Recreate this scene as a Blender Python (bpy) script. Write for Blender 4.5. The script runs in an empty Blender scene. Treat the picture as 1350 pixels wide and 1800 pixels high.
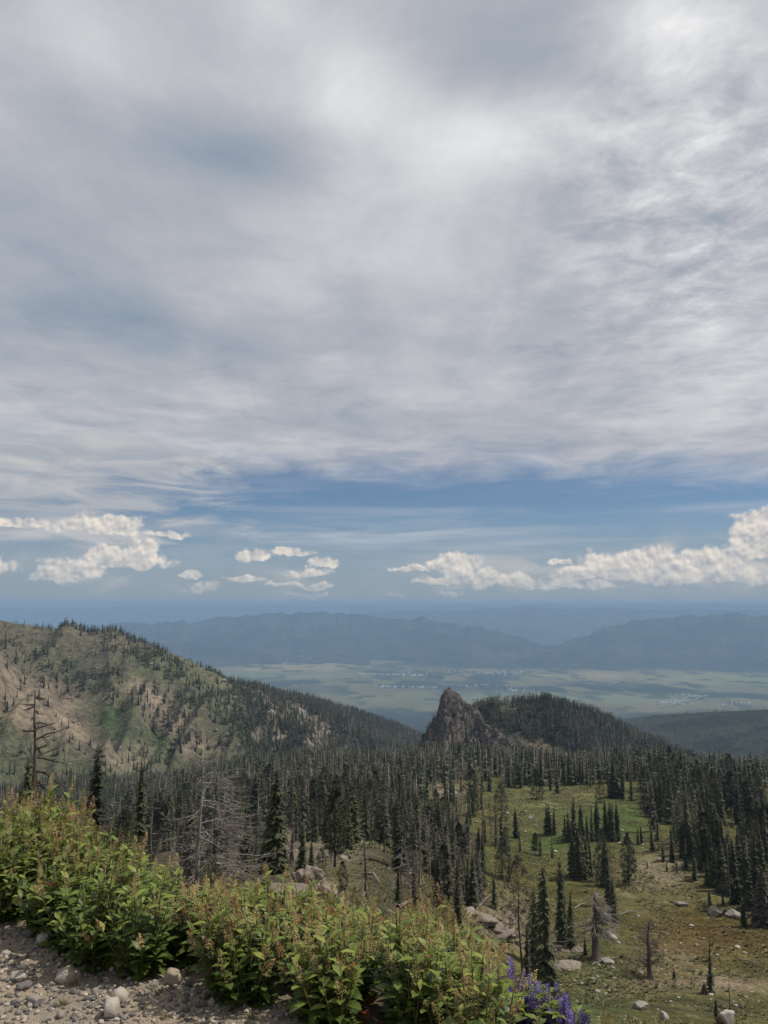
import bpy, math, random, time
import numpy as np
from mathutils import Matrix, Vector
T0 = time.time()
random.seed(7); RNG = np.random.default_rng(7)
SC = bpy.context.scene
COL = SC.collection

# ------------------------------------------------------------------ camera
F = 1350.0; CX, CY = 675.0, 900.0          # photograph pixels
HORIZON = 1062.0
PITCH = math.atan((HORIZON - CY) / F)
cam_d = bpy.data.cameras.new('camera'); cam = bpy.data.objects.new('camera', cam_d); COL.objects.link(cam)
cam_d.sensor_fit = 'VERTICAL'; cam_d.sensor_height = 36.0; cam_d.lens = 27.0
cam_d.clip_start = 0.1; cam_d.clip_end = 200000.0
cam.location = (0, 0, 0); cam.rotation_euler = (math.pi / 2 + PITCH, 0, 0)
SC.camera = cam
CP, SP = math.cos(PITCH), math.sin(PITCH)

def ray(px, py):
    """world direction of a photograph pixel"""
    u = (px - CX) / F; v = (CY - py) / F
    return u, CP - v * SP, SP + v * CP
def azel(px, py):
    dx, dy, dz = ray(px, py); return math.atan2(dx, dy), math.atan2(dz, math.hypot(dx, dy))
def at_r(px, py, r):
    """point on the pixel's ray at horizontal distance r"""
    dx, dy, dz = ray(px, py); h = math.hypot(dx, dy); return dx / h * r, dy / h * r, dz / h * r
def project(x, y, z):
    d = y * CP + z * SP; up = -y * SP + z * CP
    d = np.maximum(d, 1e-3)
    return CX + F * x / d, CY - F * up / d

# ------------------------------------------------------------------ light and world
SUN_AZ, SUN_EL = math.radians(78), math.radians(56)      # azimuth clockwise from the view direction
sd = bpy.data.lights.new('sun', 'SUN'); so = bpy.data.objects.new('sun', sd); COL.objects.link(so)
sd.energy = 4.0; sd.angle = math.radians(0.8); sd.color = (1.0, 0.945, 0.86)
sun_dir = Vector((math.sin(SUN_AZ) * math.cos(SUN_EL), math.cos(SUN_AZ) * math.cos(SUN_EL), math.sin(SUN_EL)))
so.rotation_euler = sun_dir.to_track_quat('Z', 'Y').to_euler()
SC.view_settings.view_transform = 'Standard'; SC.view_settings.look = 'None'
SC.view_settings.gamma = 1.0; SC.view_settings.use_curve_mapping = False
SC.view_settings.exposure = 0.0
cy = SC.cycles
cy.use_denoising = True
try: cy.denoiser = 'OPENIMAGEDENOISE'
except Exception: pass
cy.max_bounces = 3; cy.diffuse_bounces = 1; cy.glossy_bounces = 1; cy.transmission_bounces = 2
cy.volume_bounces = 0; cy.transparent_max_bounces = 4
cy.caustics_reflective = False; cy.caustics_refractive = False

class E:
    """a socket with arithmetic, to write node maths as formulas"""
    def __init__(s, nt, sock): s.nt = nt; s.s = sock
    def _op(s, op, *o):
        n = s.nt.nodes.new('ShaderNodeMath'); n.operation = op
        for i, a in enumerate((s,) + o):
            if isinstance(a, E): s.nt.links.new(a.s, n.inputs[i])
            else: n.inputs[i].default_value = float(a)
        return E(s.nt, n.outputs[0])
    def __add__(s, o): return s._op('ADD', o)
    __radd__ = __add__
    def __sub__(s, o): return s._op('SUBTRACT', o)
    def __rsub__(s, o): return (s * -1.0) + o
    def __mul__(s, o): return s._op('MULTIPLY', o)
    __rmul__ = __mul__
    def __truediv__(s, o): return s._op('DIVIDE', o)
    def mx(s, o): return s._op('MAXIMUM', o)
    def mn(s, o): return s._op('MINIMUM', o)
    def abs(s): return s._op('ABSOLUTE')
    def exp(s): return s._op('EXPONENT')
    def asin(s): return s._op('ARCSINE')
    def atan2(s, o): return s._op('ARCTAN2', o)
    def clamp(s): return s.mx(0.0).mn(1.0)
    def step(s, lo, hi, o0=0.0, o1=1.0):
        n = s.nt.nodes.new('ShaderNodeMapRange'); n.interpolation_type = 'SMOOTHSTEP'
        s.nt.links.new(s.s, n.inputs[0])
        for i, a in enumerate((lo, hi, o0, o1)): n.inputs[i + 1].default_value = a
        return E(s.nt, n.outputs[0])
def vec(nt, *c):
    n = nt.nodes.new('ShaderNodeCombineXYZ')
    for i, a in enumerate(c):
        if isinstance(a, E): nt.links.new(a.s, n.inputs[i])
        else: n.inputs[i].default_value = a
    return n.outputs[0]
def noise(nt, v, scale, detail=4, rough=0.5, dist=0.0, lac=2.0, color=False):
    n = nt.nodes.new('ShaderNodeTexNoise'); n.noise_dimensions = '3D'
    if v is not None: nt.links.new(v, n.inputs['Vector'])
    n.inputs['Scale'].default_value = scale; n.inputs['Detail'].default_value = detail
    n.inputs['Roughness'].default_value = rough; n.inputs['Distortion'].default_value = dist
    n.inputs['Lacunarity'].default_value = lac
    return n.outputs[1] if color else E(nt, n.outputs[0])
def mixc(nt, f, a, b):
    n = nt.nodes.new('ShaderNodeMix'); n.data_type = 'RGBA'
    for sock, val in ((n.inputs[0], f), (n.inputs[6], a), (n.inputs[7], b)):
        if isinstance(val, E): nt.links.new(val.s, sock)
        elif isinstance(val, bpy.types.NodeSocket): nt.links.new(val, sock)
        elif isinstance(val, (int, float)): sock.default_value = val
        else: sock.default_value = (*val[:3], 1.0)
    return n.outputs[2]

def build_world():
    w = bpy.data.worlds.new('World'); SC.world = w; w.use_nodes = True
    nt = w.node_tree; nt.nodes.clear(); L = nt.links
    out = nt.nodes.new('ShaderNodeOutputWorld')
    tc = nt.nodes.new('ShaderNodeTexCoord'); sep = nt.nodes.new('ShaderNodeSeparateXYZ')
    L.new(tc.outputs['Generated'], sep.inputs[0])
    x, y, z = (E(nt, s) for s in sep.outputs)
    sky = nt.nodes.new('ShaderNodeTexSky'); sky.sky_type = 'NISHITA'; sky.sun_disc = False
    sky.sun_elevation = SUN_EL; sky.sun_rotation = SUN_AZ
    sky.altitude = 2400; sky.air_density = 1.0; sky.dust_density = 1.2; sky.ozone_density = 2.0
    el = z.mn(1.0).mx(-1.0).asin(); az = x.atan2(y)
    p = vec(nt, az, el, 0.0)
    zc = z.mx(0.035)
    plane = vec(nt, x / zc, y / zc, 0.0)                    # the flat cloud layer seen in perspective
    # ---- clear sky, whitening into haze towards the horizon
    skyc = nt.nodes.new('ShaderNodeVectorMath'); skyc.operation = 'MULTIPLY'
    L.new(sky.outputs[0], skyc.inputs[0]); skyc.inputs[1].default_value = (0.052, 0.0625, 0.069)
    hz = el.step(-0.01, 0.165, 0.92, 0.0)
    base = mixc(nt, hz, skyc.outputs[0], (0.29, 0.345, 0.405))
    # ---- thin streaks in the blue gap
    st = noise(nt, vec(nt, az * 5.0, el * 55.0, 3.1), 1.0, 6, 0.6, 0.6)
    a1, e1 = azel(720, 938)
    m_st = (((az - a1) * (1 / 0.20)) * ((az - a1) * (1 / 0.20)) + ((el - e1) * (1 / 0.020)) * ((el - e1) * (1 / 0.020))) * -1.0
    band = m_st.exp()
    a2, e2 = azel(1230, 892)
    m2 = (((az - a2) * (1 / 0.07)) * ((az - a2) * (1 / 0.07)) + ((el - e2) * (1 / 0.004)) * ((el - e2) * (1 / 0.004))) * -1.0
    streak = ((st - 0.40) * 2.6 * band).clamp() + (m2.exp() * (st - 0.3)).clamp()
    gen = (noise(nt, vec(nt, az * 3.4, el * 46.0, 9.0), 1.0, 7, 0.6, 0.5) - 0.48).mx(0.0) * 1.7 * el.step(0.02, 0.07) * el.step(0.22, 0.10)
    base = mixc(nt, (streak.mn(0.75) + gen).mn(0.8), base, (0.48, 0.52, 0.58))
    # ---- the grey cloud deck
    n_big = noise(nt, plane, 0.8, 3, 0.5, 0.3)
    n_mid = noise(nt, plane, 2.2, 8, 0.66, 0.35)
    n_fib = noise(nt, vec(nt, x / zc * 3.2, y / zc * 0.7, 4.0), 1.0, 6, 0.62, 0.8)
    def g(px, py, sx, sy, amp):
        a, e = azel(px, py); s1, s2 = F / sx, F / sy
        mp = nt.nodes.new('ShaderNodeVectorMath'); mp.operation = 'MULTIPLY_ADD'
        L.new(p, mp.inputs[0]); mp.inputs[1].default_value = (s1, s2, 0); mp.inputs[2].default_value = (-a * s1, -e * s2, 0)
        d = nt.nodes.new('ShaderNodeVectorMath'); d.operation = 'DOT_PRODUCT'
        L.new(mp.outputs[0], d.inputs[0]); L.new(mp.outputs[0], d.inputs[1])
        return (E(nt, d.outputs['Value']) * -1.0).exp() * amp
    tone = (n_big - 0.5) * 0.80 + (n_mid - 0.5) * 0.54 + (n_fib - 0.5) * 0.26 + 0.035
    for b in ((600, 160, 150, 90, .30), (860, 240, 190, 70, .30), (190, 75, 160, 90, .24), (1160, 40, 120, 60, .34), (470, 10, 90, 50, .22),
              (1220, 270, 190, 110, .16), (720, 440, 220, 120, .10), (1040, 480, 120, 40, .14), (1270, 620, 200, 90, .10),
              (430, 275, 190, 60, -.30), (250, 580, 190, 60, -.26), (60, 590, 140, 90, -.16), (890, 95, 190, 75, -.24), (160, 220, 200, 60, -.10),
              (1000, 380, 120, 60, -.10), (60, 330, 150, 90, -.08), (620, 745, 160, 22, -.14)):
        tone = tone + g(*b)
    mott = g(1230, 330, 260, 260, 1.0)
    n_mot = noise(nt, plane, 6.0, 6, 0.66, 0.3)
    tone = tone + mott * (n_mot - 0.46) * 1.6
    rmp = nt.nodes.new('ShaderNodeValToRGB'); L.new((tone * 1.0 + 0.44).s, rmp.inputs[0])
    cr = rmp.color_ramp; cr.elements[0].position = 0.0; cr.elements[0].color = (0.22, 0.285, 0.375, 1)
    cr.elements[1].position = 1.0; cr.elements[1].color = (0.88, 0.88, 0.885, 1)
    for pos, c in ((0.22, (0.325, 0.375, 0.445)), (0.45, (0.445, 0.463, 0.515)), (0.70, (0.62, 0.63, 0.66))):
        e = cr.elements.new(pos); e.color = (*c, 1)
    # edge of the deck: a ragged line over the blue gap, lower and broken towards the valley's west side
    _, e_c = azel(675, 822)
    n_edge = noise(nt, vec(nt, az * 7.0, el * 26.0, 1.7), 1.0, 5, 0.6, 0.7)
    n_e2 = noise(nt, vec(nt, az * 2.2, el * 6.0, 5.7), 1.0, 3, 0.5)
    edge = el - e_c + (n_edge - 0.5) * 0.10 + (n_e2 - 0.5) * 0.06 + az.step(-0.55, 0.05, 0.035, 0.0) + az.step(0.05, 0.45, 0.0, 0.024)
    deck_a = edge.step(-0.022, 0.036)
    veil = el.step(0.11, 0.26, 0.0, 0.55)
    deck_a = (deck_a * (n_mid.step(0.12, 0.46, 0.72, 1.0))).mx(veil)
    # broken lumpy bank low on the west side
    n_b = noise(nt, vec(nt, az * 9.0, el * 42.0, 2.2), 1.0, 8, 0.58, 0.5)
    a_w, e_w = azel(60, 850)
    wm = az.step(-0.42, -0.05, 1.0, 0.0) * el.step(0.055, 0.10) * el.step(0.24, 0.17)
    bank = ((n_b - 0.56 + wm * 0.30) * 5.0).clamp() * wm.step(0.0, 0.35)
    deck_c = rmp.outputs[0]
    bank_c = mixc(nt, ((n_b - 0.45) * 3.6).clamp(), (0.36, 0.40, 0.46), (0.62, 0.60, 0.585))
    c1 = mixc(nt, deck_a, base, deck_c)
    c1 = mixc(nt, bank * 0.85, c1, bank_c)
    # ---- cumulus over the far mountains: heaped puffs, lit from above and the right
    puffs = [(245, 985, 52, 30), (200, 985, 40, 24), (172, 975, 22, 18), (130, 1002, 50, 22), (92, 1017, 34, 13), (268, 967, 24, 16),
             (30, 921, 46, 11), (165, 928, 80, 19), (195, 913, 46, 10), (292, 941, 40, 9), (335, 1014, 28, 8), (352, 1036, 34, 13),
             (448, 977, 36, 14), (515, 971, 40, 11), (430, 1018, 30, 8), (570, 993, 26, 14), (538, 1010, 42, 10), (500, 1026, 32, 6), (545, 1046, 42, 6),
             (722, 1001, 32, 8), (800, 992, 48, 20), (815, 1015, 52, 24), (852, 1024, 28, 18), (798, 1042, 24, 6), (905, 1022, 42, 18), (945, 1032, 36, 10),
             (692, 1046, 18, 5), (980, 988, 20, 8), (990, 1022, 18, 14), (1058, 988, 40, 22), (1085, 1008, 58, 24), (1050, 1030, 44, 10),
             (1160, 1005, 44, 18), (1215, 1012, 36, 18), (1322, 942, 34, 38), (1338, 912, 26, 18), (1345, 965, 48, 34), (1285, 1022, 32, 9), (1335, 1022, 34, 14),
             (1130, 985, 60, 22), (1250, 985, 50, 26), (1295, 1003, 46, 20), (1012, 1008, 36, 16), (1180, 1022, 60, 11), (770, 1022, 44, 10), (560, 1030, 30, 7), (1420, 960, 60, 40), (1500, 1010, 70, 22), (-60, 1000, 60, 22), (-140, 980, 50, 26)]
    wob = nt.nodes.new('ShaderNodeVectorMath'); wob.operation = 'MULTIPLY_ADD'
    L.new(noise(nt, p, 30.0, 4, 0.6, 0.0, color=True), wob.inputs[0]); wob.inputs[1].default_value = (0.036, 0.024, 0)
    sh = nt.nodes.new('ShaderNodeVectorMath'); sh.operation = 'ADD'; L.new(p, sh.inputs[0]); sh.inputs[1].default_value = (-0.018, -0.012, 0)
    L.new(sh.outputs[0], wob.inputs[2])
    q = wob.outputs[0]
    dmin = None
    for px, py, wx, wy in puffs:
        a, e = azel(px, py); s1, s2 = F / wx, F / wy
        mp = nt.nodes.new('ShaderNodeVectorMath'); mp.operation = 'MULTIPLY_ADD'
        L.new(q, mp.inputs[0]); mp.inputs[1].default_value = (s1, s2, 0); mp.inputs[2].default_value = (-a * s1, -e * s2, 0)
        fl = nt.nodes.new('ShaderNodeVectorMath'); fl.operation = 'MULTIPLY'; L.new(mp.outputs[0], fl.inputs[0]); fl.inputs[1].default_value = (-1, -1.9, 0)
        mxv = nt.nodes.new('ShaderNodeVectorMath'); mxv.operation = 'MAXIMUM'; L.new(mp.outputs[0], mxv.inputs[0]); L.new(fl.outputs[0], mxv.inputs[1])
        d = nt.nodes.new('ShaderNodeVectorMath'); d.operation = 'LENGTH'; L.new(mxv.outputs[0], d.inputs[0])
        d = E(nt, d.outputs['Value']); dmin = d if dmin is None else dmin.mn(d)
    def lump(v):
        vo = nt.nodes.new('ShaderNodeTexVoronoi'); vo.feature = 'F1'; vo.inputs['Scale'].default_value = 48.0
        vo.inputs['Detail'].default_value = 2.0; vo.inputs['Roughness'].default_value = 0.55
        L.new(v, vo.inputs['Vector'])
        return noise(nt, v, 40.0, 5, 0.62) * 0.9 - E(nt, vo.outputs['Distance']) * 0.42
    off = nt.nodes.new('ShaderNodeVectorMath'); off.operation = 'ADD'; L.new(p, off.inputs[0]); off.inputs[1].default_value = (0.0026, 0.0046, 0)
    l0, l1 = lump(p), lump(off.outputs[0])
    cum = (1.42 - dmin) + (l0 - 0.25) * 1.2
    far_bank = g(1150, 1008, 260, 34, 0.55) + g(815, 1012, 120, 34, 0.5) + g(180, 1000, 150, 36, 0.45) + g(540, 1015, 80, 34, 0.35) + g(1330, 975, 110, 50, 0.5) + g(1190, 960, 90, 20, .45)
    n_bank = noise(nt, vec(nt, az * 14.0, el * 34.0, 6.3), 1.0, 6, 0.62, 0.4)
    c1 = mixc(nt, (far_bank * n_bank.step(0.34, 0.64, 0.15, 1.25)).mn(0.8), c1, mixc(nt, n_bank.step(.45, .68), (0.40, 0.425, 0.465), (0.60, 0.575, 0.55)))
    ca = cum.step(0.0, 0.50)
    lit = ((l0 - l1) * 2.3 + 0.64 - cum * 0.20).clamp()
    cc = mixc(nt, lit, (0.42, 0.44, 0.475), (0.86, 0.785, 0.69))
    low = el.step(0.004, 0.055, 0.25, 1.0)
    c2 = mixc(nt, ca * low, c1, cc)
    def bg(c):
        n = nt.nodes.new('ShaderNodeBackground'); L.new(c, n.inputs[0]); return n.outputs[0]
    def mixs(f, a, b):
        n = nt.nodes.new('ShaderNodeMixShader'); L.new(f.s, n.inputs[0]); L.new(a, n.inputs[1]); L.new(b, n.inputs[2]); return n.outputs[0]
    inb = (0.135 - el)._op('GREATER_THAN', 0.0) * (el._op('GREATER_THAN', -0.01)) * (0.75 - az.abs())._op('GREATER_THAN', 0.0)
    above = el._op('GREATER_THAN', 0.33)                      # up here the deck is closed: nothing else to work out
    L.new(mixs(above, mixs(inb, bg(c1), bg(c2)), bg(deck_c)), out.inputs[0])
    w.cycles.sampling_method = 'MANUAL'; w.cycles.sample_map_resolution = 256
build_world()

# ------------------------------------------------------------------ numpy noise
def _hash(ix, iy, seed):
    h = (ix.astype(np.int64) * 374761393 + iy.astype(np.int64) * 668265263 + seed * 974711) & 0x7fffffff
    h = ((h ^ (h >> 13)) * 1274126177) & 0x7fffffff
    return ((h ^ (h >> 16)) & 0xffffff) / float(0xffffff)
def vnoise(x, y, seed=0):
    x = np.asarray(x, float); y = np.asarray(y, float)
    ix, iy = np.floor(x), np.floor(y); fx, fy = x - ix, y - iy
    fx = fx * fx * fx * (fx * (fx * 6 - 15) + 10); fy = fy * fy * fy * (fy * (fy * 6 - 15) + 10)
    a, b = _hash(ix, iy, seed), _hash(ix + 1, iy, seed); c, d = _hash(ix, iy + 1, seed), _hash(ix + 1, iy + 1, seed)
    return (a + (b - a) * fx) * (1 - fy) + (c + (d - c) * fx) * fy
def fbm(x, y, octv=4, seed=0, gain=0.5):
    s = 0; a = 1; t = 0
    for o in range(octv):
        s = s + a * vnoise(x, y, seed + o * 17); t += a; a *= gain; x = x * 2.03 + 13.7; y = y * 2.03 - 7.1
    return s / t
def ridged(x, y, octv=4, seed=0):
    s = 0; a = 1; t = 0
    for o in range(octv):
        s = s + a * (1 - np.abs(2 * vnoise(x, y, seed + o * 17) - 1)); t += a; a *= 0.5; x = x * 2.07 + 5.3; y = y * 2.07 - 3.9
    return s / t
def sstep(a, b, x):
    t = np.clip((x - a) / (b - a), 0, 1); return t * t * (3 - 2 * t)

# ------------------------------------------------------------------ the lie of the land
VALLEY = -1004.0
def _prof(k):
    k = sorted(k); return np.array([a for a, b in k], float), np.array([b for a, b in k], float)
P_LEFT = _prof([(0, -1.6), (6, -2.3), (20, -7.2), (60, -22), (150, -47), (300, -85), (500, -124), (700, -155), (850, -172), (1000, -190), (1300, -230), (2000, -380), (4000, -700), (6500, -960), (7500, VALLEY), (70000, VALLEY)])
P_MID = _prof([(0, -1.6), (6, -2.6), (20, -8), (45, -15.6), (100, -31), (150, -45), (220, -60), (340, -80), (500, -101), (560, -110), (700, -150), (1000, -260), (1300, -330), (2000, -480), (4000, -760), (6500, -975), (7500, VALLEY), (70000, VALLEY)])
P_RIGHT = _prof([(0, -1.6), (6, -2.9), (20, -11.4), (60, -32), (100, -49), (130, -59), (160, -62.5), (220, -68), (340, -81), (480, -96), (520, -101), (600, -124), (700, -152), (1000, -255), (1300, -330), (2000, -480), (4000, -760), (6500, -975), (7500, VALLEY), (70000, VALLEY)])
def edge_s(x, y): return (x + 2.1) * 0.453 + (y - 4.1) * 0.8916         # metres beyond the shoulder's outer edge
def base_h(x, y):
    x = np.asarray(x, float); y = np.asarray(y, float)
    r = np.hypot(x, y); az = np.arctan2(x, y)
    pxh = CX + F * np.tan(np.clip(az, -1.2, 1.2)) / CP
    l, m, rr = (np.interp(r, *p) for p in (P_LEFT, P_MID, P_RIGHT))
    a = sstep(120, 560, pxh); b = sstep(640, 960, pxh)
    pr = (l * (1 - a) + m * a) * (1 - b) + rr * b
    pr = pr + (fbm(x / 38, y / 38, 4, 3) - 0.5) * np.clip(r * 0.03, 0, 5.0) + (fbm(x / 9, y / 9, 3, 5) - 0.5) * np.clip(r * 0.012, 0, 1.5) * sstep(900, 300, r)
    pr = pr + (ridged(x / 700, y / 700, 4, 9) - 0.6) * 130 * sstep(900, 2200, r) * sstep(7200, 5500, r)
    pr = np.where(r > 7400, VALLEY, pr)
    s = edge_s(x, y); k = 0.40 + 0.24 * sstep(-2.0, 1.2, x)
    sp = np.clip(s, 0, None)
    fg = -1.6 - 0.10 * np.minimum(sp, 0.45) - k * np.clip(sp - 0.45, 0, None)
    w = sstep(6.0, 16.0, r)
    z = fg * (1 - w) + pr * w
    back = sstep(math.radians(80), math.radians(115), np.abs(az))
    return z * (1 - back) + (-1.6) * back

def ridge_line(pts):
    """crest polyline from (px, py, distance)"""
    return np.array([at_r(*p) for p in pts])
def ridge_h(x, y, crest, front, backs):
    x = np.asarray(x, float); y = np.asarray(y, float)
    best = np.full(x.shape, 1e9); cz = np.zeros(x.shape); cs = np.zeros(x.shape); ct = np.zeros(x.shape); t0 = 0
    for (ax, ay, azz), (bx, by, bz) in zip(crest[:-1], crest[1:]):
        dx, dy = bx - ax, by - ay; L = math.hypot(dx, dy)
        t = np.clip(((x - ax) * dx + (y - ay) * dy) / (L * L), 0, 1)
        qx, qy = ax + t * dx, ay + t * dy; d = np.hypot(x - qx, y - qy)
        m = d < best
        best = np.where(m, d, best); cz = np.where(m, azz + t * (bz - azz), cz); ct = np.where(m, t0 + t * L, ct)
        cs = np.where(m, np.hypot(x, y) - np.hypot(qx, qy), cs); t0 += L
    fr = cs < 0
    return cz, best, fr, ct
CREST_A = ridge_line([(-420, 1060, 1150), (-150, 1072, 1270), (0, 1090, 1330), (60, 1100, 1322), (100, 1104, 1315), (120, 1094, 1312), (138, 1100, 1310), (155, 1109, 1308), (183, 1108, 1306), (197, 1101, 1306), (212, 1111, 1306), (240, 1124, 1308), (330, 1158, 1340), (400, 1196, 1390), (450, 1206, 1500), (560, 1232, 1700), (650, 1258, 1850), (700, 1275, 1950), (740, 1308, 2050), (790, 1350, 2150)])
def h_A(x, y):
    cz, d, fr, t = ridge_h(x, y, CREST_A, 0, 0)
    aa = np.arctan2(x, y) * 1350
    gul = (ridged(aa / 95 + d / 330, d / 420, 3, 21) - 0.55) * np.clip(d, 0, 220) * 0.24 + (fbm(x / 45, y / 45, 4, 23) - 0.5) * 15 * np.clip(d / 40, 0.15, 1) + (ridged(x / 22, y / 22, 3, 27) - 0.6) * 6.5 * np.clip(d / 20, 0, 1)
    sl = np.where(fr, 0.335 + 0.1 * sstep(650, 1000, t), 0.55)
    return cz - sl * d + gul
CREST_C = ridge_line([(822, 1285, 975), (836, 1254, 985), (852, 1244, 995), (875, 1240, 1005), (930, 1237, 1020), (965, 1235, 1030), (1030, 1253, 1060), (1080, 1275, 1090), (1130, 1300, 1120), (1190, 1325, 1150), (1260, 1347, 1180), (1340, 1375, 1200)])
def h_C(x, y):
    cz, d, fr, t = ridge_h(x, y, CREST_C, 0, 0)
    return cz - np.where(fr, 0.62, 0.6) * np.maximum(d - 6, 0) + (fbm(x / 30, y / 30, 4, 31) - 0.5) * 8 * np.clip(d / 15, 0.2, 1) + (ridged(t / 40, d / 200, 3, 33) - .55) * np.clip(d, 0, 90) * 0.16
CREST_R = ridge_line([(726, 1328, 935), (741, 1300, 937), (756, 1274, 939), (767, 1258, 940), (771, 1240, 940), (775, 1222, 940), (780, 1211, 940), (790, 1209, 940), (797, 1214, 940), (806, 1217, 939), (816, 1229, 938), (828, 1238, 936), (840, 1252, 931), (848, 1264, 922), (872, 1281, 905), (905, 1304, 885), (945, 1328, 865), (1000, 1352, 850)])
def h_R(x, y):
    cz, d, fr, t = ridge_h(x, y, CREST_R, 0, 0)
    rib = (ridged(t / 13 + d / 22, d / 70, 4, 41) - 0.62) * 26.0 * np.clip(d / 10, 0.10, 1) + (ridged(x / 5, y / 5, 3, 43) - .6) * 5.0 * np.clip(d / 4, .55, 1)
    zz = cz - np.where(d < 7, 1.5 * d, 10.5 + np.where(fr, .86, 1.1) * (d - 7)) + rib + (_hash(np.floor(x / 5.5 + (fbm(x / 9, y / 9, 2, 46) - .5) * 1.6), np.floor(y / 7.0 + x / 11), 49) - .55) * 12.0 * np.clip(d / 6, .22, 1) + (fbm(x / 2.6, y / 2.6, 2, 47) - .5) * 3.0
    st = 5.5 + 2 * fbm(x / 20, y / 20, 2, 45)
    q = zz / st; f = q - np.floor(q); return zz * .45 + .55 * (np.floor(q) + sstep(.25, .75, f)) * st
CREST_D = ridge_line([(960, 1300, 3600), (1040, 1272, 3300), (1150, 1257, 3100), (1250, 1251, 3000), (1350, 1247, 3000), (1500, 1243, 2900), (1800, 1250, 2700)])
def h_D(x, y):
    cz, d, fr, t = ridge_h(x, y, CREST_D, 0, 0)
    return cz - np.where(fr, 0.16, 0.2) * d + (ridged(x / 260, y / 260, 4, 51) - .6) * 60 * np.clip(d / 200, 0, 1)
def H(x, y):
    x = np.asarray(x, float); y = np.asarray(y, float)
    z = base_h(x, y); r = np.hypot(x, y)
    far = (r > 500) & (y > 0)
    if np.any(far):
        zz = z[far] if z.ndim else z; xf = x[far] if x.ndim else x; yf = y[far] if y.ndim else y
        for f in (h_A, h_C, h_R, h_D): zz = np.maximum(zz, f(xf, yf))
        if z.ndim: z = z.copy(); z[far] = zz
        else: z = zz
    return z
_RR = np.concatenate([np.geomspace(2.5, 60, 260), np.geomspace(60.5, 2600, 1100), np.geomspace(2620, 9000, 300)])
def ground(px, py):
    """where the pixel's ray first meets the land"""
    dx, dy, dz = ray(px, py); h = math.hypot(dx, dy)
    X, Y, Z = dx / h * _RR, dy / h * _RR, dz / h * _RR
    hit = np.nonzero(Z < H(X, Y))[0]
    i = hit[0] if len(hit) else len(_RR) - 1
    r = _RR[i]; x, y = dx / h * r, dy / h * r
    return x, y, float(H(np.array([x]), np.array([y]))[0])
def hz(x, y): return float(H(np.array([x]), np.array([y]))[0])

# ------------------------------------------------------------------ materials
def new_mat(name, rough=0.85, spec=0.25):
    m = bpy.data.materials.new(name); m.use_nodes = True; nt = m.node_tree
    b = nt.nodes['Principled BSDF']; b.inputs['Roughness'].default_value = rough
    b.inputs['Specular IOR Level'].default_value = spec
    return m, nt, b
def bump(nt, b, h, strength, dist):
    n = nt.nodes.new('ShaderNodeBump'); n.inputs['Strength'].default_value = strength; n.inputs['Distance'].default_value = dist
    nt.links.new(h.s if isinstance(h, E) else h, n.inputs['Height']); nt.links.new(n.outputs[0], b.inputs['Normal'])
def pos(nt): return nt.nodes.new('ShaderNodeNewGeometry').outputs['Position']
def objc(nt): return nt.nodes.new('ShaderNodeTexCoord').outputs['Object']
def rnd(nt): return E(nt, nt.nodes.new('ShaderNodeObjectInfo').outputs['Random'])
def attr(nt, name, alpha=False):
    n = nt.nodes.new('ShaderNodeAttribute'); n.attribute_name = name; return n.outputs['Fac'] if alpha else n.outputs['Color']
def scale_col(nt, c, f):
    n = nt.nodes.new('ShaderNodeVectorMath'); n.operation = 'SCALE'
    nt.links.new(c, n.inputs[0])
    if isinstance(f, E): nt.links.new(f.s, n.inputs['Scale'])
    else: n.inputs['Scale'].default_value = f
    return n.outputs[0]

def mat_land():
    """soil, turf, scree and forest floor; the broad patches come from the 'patch' attribute"""
    m, nt, b = new_mat('land', 0.95, 0.1)
    P = pos(nt); c = attr(nt, 'patch')
    n1 = noise(nt, P, 0.35, 6, 0.65); n2 = noise(nt, P, 0.055, 5, 0.6); n3 = noise(nt, P, 1.6, 4, 0.6)
    n4 = noise(nt, P, 4.5, 3, 0.6)
    f = (n1 - 0.5) * 1.7 + (n2 - 0.5) * 1.1 + (n3 - 0.5) * 1.9 + (n4 - 0.5) * 1.3 + 0.70
    c = scale_col(nt, c, f.mx(0.35))
    vo = nt.nodes.new('ShaderNodeTexVoronoi'); vo.inputs['Scale'].default_value = 0.8; nt.links.new(P, vo.inputs['Vector'])
    stones = E(nt, vo.outputs['Distance']).step(0.26, 0.16) * (n2.step(0.52, 0.68)) * E(nt, attr(nt, 'stony', True))
    c = mixc(nt, stones, c, (0.36, 0.32, 0.27))
    tan = n1.step(0.56, 0.72) * 0.55 * E(nt, attr(nt, 'stony', True))
    c = mixc(nt, tan, c, (0.22, 0.175, 0.11))
    nt.links.new(c, b.inputs['Base Color']); bump(nt, b, n1 * 0.6 + n3 * 0.4, 1.0, 0.9)
    return m
def mat_scree():
    m, nt, b = new_mat('hillside_scree', 0.95, 0.1)
    P = pos(nt); c = attr(nt, 'patch')
    n1 = noise(nt, P, 0.12, 7, 0.68); n2 = noise(nt, P, 0.02, 5, 0.6); n3 = noise(nt, P, 0.5, 4, 0.6)
    c = scale_col(nt, c, ((n1 - 0.5) * 2.4 + (n2 - 0.5) * 0.9 + (n3 - 0.5) * 1.2 + 0.92).mx(0.25))
    spots = (n3.step(0.56, 0.68) * n2.step(0.42, 0.6)) * 0.5
    c = mixc(nt, spots, c, (0.31, 0.265, 0.21))
    nt.links.new(c, b.inputs['Base Color']); bump(nt, b, n1 + n3 * 0.5, 1.0, 3.0)
    return m
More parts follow.
